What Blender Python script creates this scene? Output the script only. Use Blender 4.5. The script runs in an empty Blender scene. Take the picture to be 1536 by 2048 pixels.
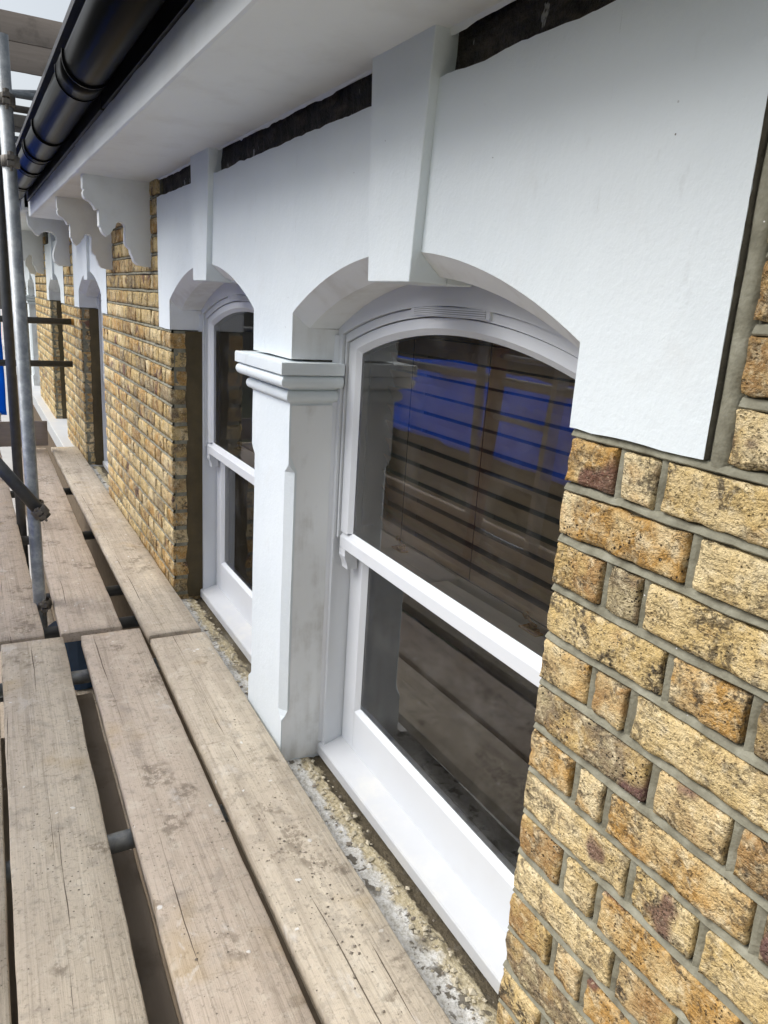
import bpy, math, random
from mathutils import Vector, Matrix, noise
random.seed(7)
sc = bpy.context.scene
C = sc.collection
PI = math.pi

# ------------------------------------------------------------------ camera
YAW, PITCH, ROLL, FPX = math.radians(-29.18), math.radians(15.32), math.radians(-3.68), 1500.0
fwd = Vector((math.cos(PITCH)*math.cos(YAW), math.cos(PITCH)*math.sin(YAW), -math.sin(PITCH)))
rgt = fwd.cross(Vector((0, 0, 1))).normalized()
dwn = fwd.cross(rgt)
r2 = math.cos(ROLL)*rgt + math.sin(ROLL)*dwn
d2 = -math.sin(ROLL)*rgt + math.cos(ROLL)*dwn
cam = bpy.data.cameras.new('camera')
cam.sensor_fit = 'VERTICAL'; cam.sensor_height = 24.0
cam.lens = 24.0*FPX/2048.0
cam.clip_start = 0.02; cam.clip_end = 500
co = bpy.data.objects.new('camera', cam); C.objects.link(co)
m = Matrix.Identity(4)
for i in range(3):
    m[i][0] = r2[i]; m[i][1] = -d2[i]; m[i][2] = -fwd[i]
m.translation = Vector((0, 0.72, 0))
co.matrix_world = m
sc.camera = co
sc.render.resolution_x = 768; sc.render.resolution_y = 1024

# ------------------------------------------------------------------ world, sun, exposure
SUN_EL, SUN_AZ = math.radians(47), math.radians(66)      # azimuth measured from +X towards +Y
w = bpy.data.worlds.new('World'); sc.world = w; w.use_nodes = True
wn = w.node_tree.nodes; wl = w.node_tree.links
for n in list(wn): wn.remove(n)
sky = wn.new('ShaderNodeTexSky'); sky.sky_type = 'NISHITA'; sky.sun_disc = False
sky.sun_elevation = SUN_EL
sky.sun_rotation = PI/2 - SUN_AZ
sky.air_density = 1.0; sky.dust_density = 4.0; sky.ozone_density = 1.0
hs = wn.new('ShaderNodeHueSaturation'); hs.inputs['Saturation'].default_value = 0.34; hs.inputs['Hue'].default_value = 0.485
bg = wn.new('ShaderNodeBackground'); bg.inputs['Strength'].default_value = 0.105
wo = wn.new('ShaderNodeOutputWorld')
wl.new(sky.outputs[0], hs.inputs['Color']); wl.new(hs.outputs[0], bg.inputs['Color']); wl.new(bg.outputs[0], wo.inputs['Surface'])
sl = bpy.data.lights.new('sun', 'SUN'); sl.energy = 1.5; sl.angle = math.radians(42); sl.color = (1, 0.998, 0.985)
so = bpy.data.objects.new('sun', sl); C.objects.link(so)
sd = Vector((math.cos(SUN_EL)*math.cos(SUN_AZ), math.cos(SUN_EL)*math.sin(SUN_AZ), math.sin(SUN_EL)))
so.rotation_euler = sd.to_track_quat('Z', 'Y').to_euler(); so.location = (4, 8, 10)
sc.view_settings.view_transform = 'Standard'; sc.view_settings.look = 'None'
sc.view_settings.gamma = 1.0; sc.view_settings.use_curve_mapping = False
sc.view_settings.exposure = 0.85
sc.cycles.use_denoising = True
sc.cycles.max_bounces = 8; sc.cycles.diffuse_bounces = 4; sc.cycles.glossy_bounces = 3
sc.cycles.transparent_max_bounces = 12
sc.cycles.sample_clamp_indirect = 6.0

# ------------------------------------------------------------------ material helpers
class NT:
    def __init__(s, name):
        s.m = bpy.data.materials.new(name); s.m.use_nodes = True
        s.t = s.m.node_tree; s.n = s.t.nodes; s.l = s.t.links
        s.b = s.n['Principled BSDF']; s.out = s.n['Material Output']
    def add(s, typ, **kw):
        x = s.n.new(typ)
        for k, v in kw.items():
            if k.startswith('i_'):
                key = k[2:]
                key = int(key) if key.isdigit() else key.replace('_', ' ')
                s.put(x.inputs[key], v)
            else: setattr(x, k, v)
        return x
    def put(s, inp, v):
        if isinstance(v, bpy.types.NodeSocket): s.l.new(v, inp)
        elif isinstance(v, bpy.types.Node): s.l.new(v.outputs[0], inp)
        elif isinstance(v, (tuple, list)) and len(v) == 3 and inp.type == 'RGBA': inp.default_value = (*v, 1)
        else: inp.default_value = v
    def math(s, op, a, b=0.0, c=0.0, clamp=False):
        x = s.n.new('ShaderNodeMath'); x.operation = op; x.use_clamp = clamp
        s.put(x.inputs[0], a); s.put(x.inputs[1], b); s.put(x.inputs[2], c)
        return x.outputs[0]
    def mix(s, f, a, b, blend='MIX'):
        x = s.n.new('ShaderNodeMix'); x.data_type = 'RGBA'; x.blend_type = blend
        s.put(x.inputs[0], f); s.put(x.inputs[6], a); s.put(x.inputs[7], b)
        return x.outputs[2]
    def noise(s, vec, scale, detail=4, rough=0.55, dist=0.0, w=None):
        x = s.n.new('ShaderNodeTexNoise')
        if w is not None:
            x.noise_dimensions = '4D'; s.put(x.inputs['W'], w)
        if vec is not None: s.put(x.inputs['Vector'], vec)
        if isinstance(scale, (int, float)) and scale > 4: detail = min(detail, max(1.0, math.log2(900/scale)))
        s.put(x.inputs['Scale'], scale); s.put(x.inputs['Detail'], detail)
        s.put(x.inputs['Roughness'], rough); s.put(x.inputs['Distortion'], dist)
        return x.outputs[0]
    def voro(s, vec, scale, out=0, feature='F1', rnd=1.0):
        x = s.n.new('ShaderNodeTexVoronoi'); x.feature = feature
        s.put(x.inputs['Vector'], vec); s.put(x.inputs['Scale'], scale); s.put(x.inputs['Randomness'], rnd)
        return x.outputs[out]
    def ramp(s, f, stops, interp='LINEAR'):
        x = s.n.new('ShaderNodeValToRGB'); x.color_ramp.interpolation = interp
        e = x.color_ramp.elements
        while len(e) < len(stops): e.new(0.5)
        for k, (p, c) in enumerate(stops):
            e[k].position = p
            e[k].color = (*c, 1) if isinstance(c, tuple) else (c, c, c, 1)
        s.put(x.inputs[0], f)
        return x.outputs[0]
    def step(s, f, a, b):     # smooth ramp 0..1 between a and b
        x = s.n.new('ShaderNodeMapRange'); x.interpolation_type = 'SMOOTHSTEP'
        s.put(x.inputs[0], f); x.inputs[1].default_value = a; x.inputs[2].default_value = b
        return x.outputs[0]
    def vec(s, v, scale=(1, 1, 1), loc=(0, 0, 0)):
        x = s.n.new('ShaderNodeMapping'); s.put(x.inputs[0], v)
        x.inputs['Scale'].default_value = scale; x.inputs['Location'].default_value = loc
        return x.outputs[0]
    def pos(s): return s.add('ShaderNodeNewGeometry').outputs['Position']
    def obj(s): return s.add('ShaderNodeTexCoord').outputs['Object']
    def sep(s, v): return s.add('ShaderNodeSeparateXYZ', i_0=v).outputs
    def rand(s): return s.add('ShaderNodeObjectInfo').outputs['Random']
    def bump(s, h, strength=0.5, dist=0.01, normal=None):
        x = s.n.new('ShaderNodeBump'); s.put(x.inputs['Height'], h)
        x.inputs['Strength'].default_value = strength; x.inputs['Distance'].default_value = dist
        if normal is not None: s.l.new(normal, x.inputs['Normal'])
        return x.outputs[0]
    def fin(s, col, rough=0.7, normal=None, metal=0.0, spec=None):
        s.put(s.b.inputs['Base Color'], col); s.put(s.b.inputs['Roughness'], rough)
        s.put(s.b.inputs['Metallic'], metal)
        if normal is not None: s.l.new(normal, s.b.inputs['Normal'])
        if spec is not None: s.b.inputs['Specular IOR Level'].default_value = spec
        return s.m
MAT = {}

def mk_stucco():
    t = NT('stucco_paint'); p = t.pos()
    n1 = t.noise(p, 2.2, 3); n2 = t.noise(p, 9, 5)
    col = t.mix(t.step(n1, .35, .7), (.715, .775, .80), (.76, .815, .835))
    col = t.mix(t.math('MULTIPLY', t.step(n2, .56, .78), .18), col, (.63, .63, .60))
    sp = t.voro(p, 26); m1 = t.math('LESS_THAN', sp, .035)
    m2 = t.math('MULTIPLY', m1, t.step(t.noise(p, 3.1), .5, .62))
    col = t.mix(m2, col, (.12, .11, .10))
    sm = t.math('MULTIPLY', t.step(t.noise(t.vec(p, (30, 30, 14)), 1.0, 3, .6), .62, .70), t.step(t.noise(p, 2.6, 2), .55, .66))
    col = t.mix(t.math('MULTIPLY', sm, .13), col, (.42, .43, .43))
    h = t.math('ADD', t.math('MULTIPLY', t.noise(p, 130, 4, .6), .55), t.math('MULTIPLY', t.noise(t.vec(p, (1, 1, .6)), 22, 4, .6), 1.5))
    return t.fin(col, .62, t.bump(h, .28, .005), spec=.35)
def mk_whitepaint(name, base, dirt, amt, rough=.5, streak=True):
    t = NT(name); p = t.pos()
    n = t.noise(t.vec(p, (14, 14, 2.0)) if streak else p, 1.0 if streak else 6, 5, .6)
    n2 = t.noise(p, 7, 5, .6)
    f = t.math('MULTIPLY', t.step(t.math('MULTIPLY', n, n2), .21, .38), amt)
    col = t.mix(f, base, dirt)
    h = t.math('ADD', t.noise(p, 60, 3), t.math('MULTIPLY', t.noise(p, 9, 3), 1.2))
    return t.fin(col, rough, t.bump(h, .15, .003), spec=.4)
def mk_joinery():
    t = NT('white_joinery_paint'); p = t.pos()
    n = t.noise(p, 5, 4)
    col = t.mix(t.math('MULTIPLY', t.step(n, .5, .75), .35), (.69, .715, .74), (.61, .61, .61))
    return t.fin(col, .33, t.bump(t.noise(p, 40, 2), .05, .002))
def brick_nodes(name, fine=True):
    t = NT(name); p = t.pos()
    r = t.add('ShaderNodeAttribute', attribute_name='rnd').outputs['Fac']
    pj = t.add('ShaderNodeVectorMath', operation='ADD', i_0=p, i_1=t.add('ShaderNodeCombineXYZ', i_0=t.math('MULTIPLY', r, 37.0), i_2=t.math('MULTIPLY', r, 11.0))).outputs[0]
    n1 = t.noise(pj, 11, 4, .6); n2 = t.noise(pj, 34, 6, .65)
    f = t.math('ADD', r, t.math('MULTIPLY', t.math('SUBTRACT', n1, .5), .7), clamp=True)
    col = t.ramp(f, [(0, (.72, .58, .33)), (.18, (.58, .42, .18)), (.34, (.74, .61, .37)), (.48, (.46, .26, .075)), (.60, (.66, .51, .27)), (.74, (.36, .215, .09)), (.84, (.56, .40, .17)), (.93, (.25, .19, .12)), (1, (.44, .36, .21))])
    # pale cream bloom and orange burn inside one brick
    col = t.mix(t.math('MULTIPLY', t.step(n2, .50, .66), .65), col, (.78, .66, .43))
    col = t.mix(t.math('MULTIPLY', t.step(t.noise(pj, 19, 5, .6), .54, .72), .35), col, (.42, .21, .06))
    # purple over-burnt patches on a few bricks
    pm = t.math('MULTIPLY', t.step(t.noise(pj, 7, 2), .60, .65), t.step(t.math('FRACT', t.math('MULTIPLY', r, 7.31)), .5, .55))
    col = t.mix(t.math('MULTIPLY', pm, .8), col, (.13, .06, .068))
    # soot and weathered skin
    so_ = t.math('MULTIPLY', t.step(t.noise(pj, 15, 5, .7), .48, .59), t.step(t.noise(pj, 95, 4, .7), .42, .56))
    col = t.mix(t.math('MULTIPLY', so_, t.math('ADD', .42, t.math('MULTIPLY', t.math('FRACT', t.math('MULTIPLY', r, 13.7)), .55))), col, (.065, .055, .042))
    # pits
    v = t.voro(pj, 150); ms = t.step(t.noise(pj, 26, 3), .44, .6)
    pit = t.math('MULTIPLY', t.math('SUBTRACT', 1.0, t.step(v, .16, .30)), ms)
    v2 = t.voro(pj, 62); pit2 = t.math('MULTIPLY', t.math('SUBTRACT', 1.0, t.step(t.math('ADD', v2, t.math('MULTIPLY', t.math('SUBTRACT', n2, .5), .35)), .06, .12)), t.step(t.noise(pj, 21, 2), .40, .55))
    pits = t.math('MAXIMUM', pit, pit2)
    col = t.mix(t.math('MULTIPLY', pits, t.math('ADD', .38, t.math('MULTIPLY', t.math('FRACT', t.math('MULTIPLY', r, 29.3)), .6))), col, (.04, .034, .028))
    if fine:
        ln = t.noise(t.vec(pj, (26, 26, 60)), 1.0, 5, .62, .9)
        crk = t.math('MULTIPLY', t.math('SUBTRACT', 1.0, t.step(t.math('ABSOLUTE', t.math('SUBTRACT', ln, .5)), .004, .020)), t.step(t.noise(pj, 17, 3), .48, .58))
        g_ = t.noise(pj, 210, 5, .75)
        col = t.mix(t.math('MULTIPLY', t.step(g_, .52, .68), .38), col, (.13, .085, .04))
        col = t.mix(t.math('MULTIPLY', t.step(g_, .46, .30), .30), col, (.80, .68, .45))
        col = t.mix(t.math('MULTIPLY', crk, .6), col, (.09, .06, .03))
        h = t.math('SUBTRACT', t.math('ADD', t.math('MULTIPLY', g_, .9), t.math('MULTIPLY', ln, 1.3)), t.math('ADD', t.math('MULTIPLY', pits, .8), t.math('MULTIPLY', crk, .55)))
    else:
        h = t.noise(pj, 70, 6, .7)
    return t.fin(col, .9, t.bump(h, .9, .006), spec=.15)
def mk_mortar():
    t = NT('grey_mortar'); p = t.pos()
    n = t.noise(p, 30, 5, .6)
    col = t.ramp(n, [(.3, (.15, .14, .10)), (.55, (.255, .245, .185)), (.75, (.35, .34, .27))])
    sp = t.math('LESS_THAN', t.voro(p, 45), .05)
    col = t.mix(t.math('MULTIPLY', sp, t.step(t.noise(p, 6), .5, .6)), col, (.75, .75, .73))
    h = t.math('ADD', t.noise(p, 160, 4), t.math('MULTIPLY', t.noise(p, 40, 3), 1.5))
    return t.fin(col, .85, t.bump(h, .4, .003), spec=.25)
def mk_board():
    t = NT('scaffold_board_wood'); o = t.obj(); r = t.rand()
    wv = t.math('MULTIPLY', r, 23.0)
    oo = t.add('ShaderNodeVectorMath', operation='ADD', i_0=o, i_1=t.add('ShaderNodeCombineXYZ', i_0=wv, i_2=wv)).outputs[0]
    x, y, z = t.sep(o)[0:3]
    big = t.noise(t.vec(oo, (1.5, 7, 6)), 1.0, 3, .55)
    grain = t.noise(t.vec(oo, (2.4, 110, 60)), 1.0, 3, .65, 1.0)
    band = t.noise(t.vec(oo, (.9, 30, 30)), 1.0, 3, .55, .8)
    mid = t.noise(oo, 17, 5, .68); fine = t.noise(oo, 95, 3, .7)
    col = t.ramp(big, [(.28, (.47, .40, .315)), (.5, (.56, .485, .38)), (.72, (.63, .555, .435))])
    col = t.mix(t.math('MULTIPLY', t.step(r, .1, .9), .75), col, (.55, .455, .37))
    col = t.mix(t.math('MULTIPLY', t.step(band, .46, .62), .20), col, (.27, .22, .17))
    col = t.mix(t.math('MULTIPLY', t.step(grain, .50, .66), .27), col, (.20, .16, .12))
    col = t.mix(t.math('MULTIPLY', t.step(mid, .52, .68), .45), col, (.28, .245, .205))
    col = t.mix(t.math('MULTIPLY', t.step(mid, .46, .32), .45), col, (.68, .62, .51))
    col = t.mix(t.math('MULTIPLY', t.step(fine, .54, .68), .40), col, (.18, .15, .12))
    wear = t.noise(t.vec(oo, (58, 15, 15)), 1.0, 4, .7, 1.2)
    col = t.mix(t.math('MULTIPLY', t.step(wear, .57, .68), .30), col, (.62, .57, .47))
    col = t.mix(t.math('MULTIPLY', t.step(wear, .42, .33), .25), col, (.20, .165, .13))
    col = t.mix(t.math('MULTIPLY', t.step(t.noise(oo, 3.4, 3), .60, .72), .40), col, (.45, .31, .13))
    # mud and damp marks
    mud = t.math('MULTIPLY', t.step(t.noise(oo, 6.5, 3, .6), .57, .66), t.step(t.noise(oo, 42, 4, .7), .44, .56))
    col = t.mix(t.math('MULTIPLY', mud, .55), col, (.13, .10, .07))
    v = t.voro(oo, 60)
    dots = t.math('MULTIPLY', t.math('SUBTRACT', 1.0, t.step(v, .08, .15)), t.step(t.noise(oo, 4.3, 2), .50, .58))
    col = t.mix(t.math('MULTIPLY', dots, .8), col, (.08, .07, .055))
    # white plaster drips
    v2 = t.voro(oo, 15)
    wob = t.math('ADD', v2, t.math('MULTIPLY', t.math('SUBTRACT', t.noise(oo, 70, 3), .5), .30))
    drip = t.math('MULTIPLY', t.math('SUBTRACT', 1.0, t.step(wob, .055, .085)), t.step(t.noise(oo, 2.7, 2), .43, .49))
    col = t.mix(t.math('MULTIPLY', drip, .9), col, (.74, .72, .68))
    smear = t.math('MULTIPLY', t.step(t.noise(t.vec(oo, (9, 16, 9)), 1.0, 4, .65, .5), .58, .68), t.step(t.noise(oo, 2.2, 2), .46, .60))
    col = t.mix(t.math('MULTIPLY', smear, .45), col, (.72, .69, .64))
    # rust / paint spots
    v3 = t.math('ADD', t.voro(oo, 5.5), t.math('MULTIPLY', t.math('SUBTRACT', t.noise(oo, 60, 3), .5), .12))
    spot = t.math('MULTIPLY', t.math('SUBTRACT', 1.0, t.step(v3, .03, .065)), t.step(t.noise(oo, 1.9, 2), .5, .55))
    col = t.mix(t.math('MULTIPLY', spot, .6), col, (.50, .24, .06))
    # shakes that wander along the grain
    cr = None
    for k, (y0, amp, lo) in enumerate(((.145, .05, .46), (.075, .06, .54), (.18, .04, .56))):
        wn_ = t.noise(t.vec(oo, (1.1, .0, 0.0), (k*7.0, 0, 0)), 1.0, 4, .5)
        yc = t.math('ADD', t.math('ADD', y0-.035, t.math('MULTIPLY', t.math('FRACT', t.math('MULTIPLY', r, 7.7+k*3.1)), .07)), t.math('MULTIPLY', t.math('SUBTRACT', wn_, .5), amp))
        d = t.math('ABSOLUTE', t.math('SUBTRACT', y, yc))
        wid = t.math('MULTIPLY', t.step(t.noise(t.vec(oo, (1.6, 0, 0), (k*3.0+2, 0, 0)), 1.0, 3), lo, lo+.14), .0015)
        c_ = t.math('LESS_THAN', d, wid)
        cr = c_ if cr is None else t.math('MAXIMUM', cr, c_)
    col = t.mix(t.math('MULTIPLY', cr, .85), col, (.07, .05, .035))
    h = t.math('ADD', t.math('MULTIPLY', grain, .8), t.math('MULTIPLY', wear, .7))
    h = t.math('ADD', h, t.math('SUBTRACT', t.math('MULTIPLY', drip, .5), cr))
    h = t.math('ADD', h, t.math('MULTIPLY', fine, .6))
    return t.fin(col, .85, t.bump(h, .5, .004), spec=.18)
def mk_oldwood(name, c0, c1):
    t = NT(name); o = t.obj(); r = t.rand(); wv = t.math('MULTIPLY', r, 19.0)
    g = t.noise(t.vec(o, (3, 40, 40)), 1.0, 6, .65, 1.0, w=wv)
    g2 = t.noise(o, 8, 5, .6, w=wv)
    col = t.mix(g, c0, c1)
    col = t.mix(t.math('MULTIPLY', t.step(g2, .5, .7), .5), col, tuple(a*.55 for a in c0))
    return t.fin(col, .85, t.bump(g, .5, .004), spec=.2)
def mk_steel():
    t = NT('galvanised_steel'); p = t.obj()
    n = t.noise(t.vec(p, (1, 1, 1)), 26, 6, .65); n2 = t.noise(p, 6, 4)
    col = t.mix(t.step(n, .35, .7), (.23, .25, .265), (.40, .42, .43))
    col = t.mix(t.math('MULTIPLY', t.step(n2, .57, .7), .6), col, (.17, .15, .13))
    spl = t.math('SUBTRACT', 1.0, t.step(t.math('ADD', t.voro(p, 12), t.math('MULTIPLY', t.noise(p, 40, 3), .2)), .17, .20))
    col = t.mix(t.math('MULTIPLY', spl, t.step(t.noise(p, 2.5), .5, .58)), col, (.62, .62, .60))
    return t.fin(col, t.math('ADD', .36, t.math('MULTIPLY', n, .25)), t.bump(n, .12, .002), metal=.55)
def mk_simple(name, col, rough=.5, metal=0., nscale=20, var=.25, bump=.1, bd=.002):
    t = NT(name); p = t.pos(); n = t.noise(p, nscale, 5, .6)
    c = t.mix(n, tuple(a*(1-var) for a in col), tuple(min(1, a*(1+var)) for a in col))
    return t.fin(c, rough, t.bump(n, bump, bd), metal=metal)
def mk_glass():
    t = NT('window_glass'); p = t.pos()
    t.n.remove(t.b)
    nb = t.bump(t.noise(p, 4.5, 1, .5), .018, .02)
    fr = t.add('ShaderNodeFresnel', i_IOR=1.85)
    tr = t.add('ShaderNodeBsdfTransparent'); tr.inputs[0].default_value = (.95, .975, .965, 1)
    gl = t.add('ShaderNodeBsdfGlossy'); gl.inputs['Color'].default_value = (1, 1, 1, 1); gl.inputs['Roughness'].default_value = .006
    t.l.new(nb, gl.inputs['Normal'])
    mx = t.add('ShaderNodeMixShader'); t.l.new(fr.outputs[0], mx.inputs[0]); t.l.new(tr.outputs[0], mx.inputs[1]); t.l.new(gl.outputs[0], mx.inputs[2])
    df = t.add('ShaderNodeBsdfDiffuse'); df.inputs[0].default_value = (.62, .60, .56, 1)
    dust_haze = t.math('ADD', .008, t.math('MULTIPLY', t.step(t.noise(p, 9, 4, .65), .45, .75), .035))  # dusty film doubles as a diffuse haze that brightens the glass
    m2 = t.add('ShaderNodeMixShader'); t.l.new(dust_haze, m2.inputs[0]); t.l.new(mx.outputs[0], m2.inputs[1]); t.l.new(df.outputs[0], m2.inputs[2])
    t.l.new(m2.outputs[0], t.out.inputs[0])
    return t.m
def mk_ledge():
    t = NT('crumbling_ledge_render'); p = t.pos(); x, y, z = t.sep(p)[0:3]
    n = t.noise(p, 20, 5, .65); n2 = t.noise(p, 85, 4, .72); n3 = t.noise(p, 7, 3, .6)
    yy = t.math('ADD', t.math('ADD', y, t.math('MULTIPLY', t.math('SUBTRACT', n, .5), .075)), t.math('MULTIPLY', t.math('SUBTRACT', n3, .5), .045))
    cream = t.ramp(n2, [(.30, (.27, .225, .145)), (.46, (.42, .36, .235)), (.62, (.54, .475, .34))])
    white = t.ramp(n2, [(.34, (.40, .38, .33)), (.47, (.60, .585, .54)), (.6, (.72, .715, .69))])
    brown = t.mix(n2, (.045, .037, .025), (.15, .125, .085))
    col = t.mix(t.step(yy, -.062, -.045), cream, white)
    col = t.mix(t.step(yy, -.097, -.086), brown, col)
    bl = t.math('MULTIPLY', t.step(t.noise(p, 34, 3), .57, .61), t.step(t.noise(p, 9, 2), .44, .52))
    col = t.mix(t.math('MULTIPLY', bl, .9), col, (.12, .105, .08))
    gm = t.step(t.noise(p, 4.5, 3), .56, .66)
    col = t.mix(t.math('MULTIPLY', gm, .6), col, (.20, .18, .14))
    return t.fin(col, .92, t.bump(t.math('ADD', n2, n), .9, .008), spec=.12)
def mk_tarp():
    t = NT('blue_tarpaulin'); p = t.pos(); n = t.noise(p, 7, 5, .6)
    col = t.mix(n, (.015, .11, .34), (.03, .22, .58))
    t.fin(col, .42, t.bump(t.noise(p, 14, 4, .6, .8), .6, .02))
    tl = t.add('ShaderNodeBsdfTranslucent'); t.put(tl.inputs[0], t.mix(n, (.02, .24, .78), (.04, .40, .98)))
    mx = t.add('ShaderNodeMixShader'); mx.inputs[0].default_value = .82
    t.l.new(t.b.outputs[0], mx.inputs[1]); t.l.new(tl.outputs[0], mx.inputs[2]); t.l.new(mx.outputs[0], t.out.inputs[0])
    return t.m
def mk_ground():
    t = NT('pale_concrete_ground'); p = t.pos(); n = t.noise(p, 1.5, 6, .6)
    col = t.mix(n, (.36, .35, .335), (.55, .54, .515))
    return t.fin(col, .9, t.bump(t.noise(p, 30, 4), .3, .01))
def mk_opposite():
    t = NT('far_dark_brickwork'); p = t.pos(); n = t.noise(p, 3, 5)
    b = t.add('ShaderNodeTexBrick', i_Vector=t.vec(p, (1, 1, 1)), i_Scale=4.0)
    b.inputs['Color1'].default_value = (.10, .065, .04, 1); b.inputs['Color2'].default_value = (.16, .105, .06, 1); b.inputs['Mortar'].default_value = (.13, .12, .10, 1)
    return t.fin(t.mix(t.math('MULTIPLY', n, .6), b.outputs[0], (.06, .05, .035)), .9)
MAT['stucco'] = mk_stucco()
MAT['reveal'] = mk_whitepaint('aged_white_reveal_paint', (.78, .80, .80), (.58, .57, .54), .45, .6)
MAT['dirtyreveal'] = mk_whitepaint('grimy_white_reveal_paint', (.80, .82, .82), (.52, .51, .48), .7, .6)
MAT['soffit'] = mk_whitepaint('white_soffit_paint', (.77, .80, .80), (.64, .65, .63), .4, .45, False)
MAT['join'] = mk_joinery()
MAT['sillmat'] = mk_whitepaint('white_sill_paint', (.56, .575, .59), (.72, .70, .62), .4, .35, False)
MAT['brick'] = brick_nodes('yellow_stock_brick'); MAT['brick_far'] = brick_nodes('yellow_stock_brick_plain', False)
MAT['mortar'] = mk_mortar(); MAT['board'] = mk_board()
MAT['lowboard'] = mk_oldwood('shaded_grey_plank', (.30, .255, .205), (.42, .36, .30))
MAT['oldboard'] = mk_oldwood('weathered_toe_board', (.21, .175, .145), (.36, .31, .265))
MAT['steel'] = mk_steel()
MAT['darksteel'] = mk_simple('dull_dark_steel', (.075, .078, .08), .5, .5, 30, .4)
MAT['coupler'] = mk_simple('rusty_zinc_coupler', (.16, .145, .125), .6, .4, 40, .5, .4)
MAT['gutter'] = mk_simple('black_upvc', (.004, .004, .0042), .30, 0, 12, .3, .04)
MAT['gutter'].node_tree.nodes['Principled BSDF'].inputs['Specular IOR Level'].default_value = .5
MAT['gutter'].node_tree.nodes['Principled BSDF'].inputs['IOR'].default_value = 1.13
MAT['blackboard'] = mk_simple('black_fascia_board', (.010, .010, .010), .42, 0, 14, .4, .2, .003)
def mk_bitumen():
    t = NT('tarred_brick_band'); p = t.pos(); n = t.noise(t.vec(p, (1, 1, 2.2)), 16, 5, .68); n2 = t.noise(p, 60, 4, .7)
    col = t.ramp(n, [(.36, (.008, .007, .006)), (.52, (.028, .023, .017)), (.66, (.075, .06, .042)), (.78, (.13, .11, .08))])
    fl = t.math('MULTIPLY', t.step(t.noise(t.vec(p, (1, 1, .5)), 38, 3), .66, .70), .8)
    col = t.mix(fl, col, (.42, .42, .40))
    return t.fin(col, .6, t.bump(t.math('ADD', n, n2), .9, .015), spec=.35)
MAT['bitumen'] = mk_bitumen()
MAT['brownm'] = mk_simple('brown_sealing_mortar', (.075, .055, .022), .75, 0, 16, .5, .4, .004)
MAT['glass'] = mk_glass(); MAT['ledge'] = mk_ledge(); MAT['tarp'] = mk_tarp()
MAT['brass'] = mk_simple('polished_brass', (.62, .43, .16), .25, 1.0, 30, .15)
MAT['ventdark'] = mk_simple('vent_slot_shade_grey', (.36, .36, .36), .7)  # grey backing colour deepens the shade between the vent slats
MAT['rawedge'] = mk_simple('raw_dark_render_edge', (.13, .12, .095), .95, 0, 40, .8, .8, .008)
MAT['blind'] = mk_oldwood('dark_stained_blind_slat', (.58, .39, .235), (.70, .51, .33))
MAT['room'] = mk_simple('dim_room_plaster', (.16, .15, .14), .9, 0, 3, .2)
MAT['innerboard'] = mk_simple('grey_inner_window_board', (.42, .42, .40), .5, 0, 5, .15)
MAT['ground'] = mk_ground(); MAT['opp'] = mk_opposite()
MAT['lowbrick'] = mk_simple('shade_darkened_lower_brickwork', (.13, .092, .055), .9, 0, 14, .6, .5, .006)  # brick colour darkened to stand for the shade under the platform
MAT['lawn'] = mk_simple('rough_garden_grass', (.045, .05, .022), .95, 0, 5, .5, .4, .02)
MAT['darkglass'] = mk_simple('dark_far_glass', (.02, .022, .025), .1, 0, 3, .2, 0)
MAT['slate'] = mk_simple('roof_slate', (.06, .062, .07), .6, 0, 8, .3)
MAT['redwood'] = mk_oldwood('red_brown_ladder_wood', (.13, .035, .022), (.22, .075, .045))
MAT['alu'] = mk_simple('aluminium', (.55, .56, .57), .35, .8, 25, .15)
MAT['cord'] = mk_simple('blind_cord', (.10, .07, .05), .9)
MAT['bark'] = mk_simple('grey_bark', (.12, .10, .08), .9, 0, 20, .4, .6, .01)
MAT['orange'] = mk_simple('ochre_tube_cap', (.40, .22, .05), .6)
MAT['crumb'] = mk_simple('dry_mortar_crumb', (.22, .19, .15), .95, 0, 50, .6)
MAT['flake'] = mk_simple('cream_plaster_flake', (.50, .45, .34), .95, 0, 60, .45, .5)
MAT['bluetub'] = mk_simple('blue_plastic_tub', (.012, .05, .12), .4)

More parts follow.
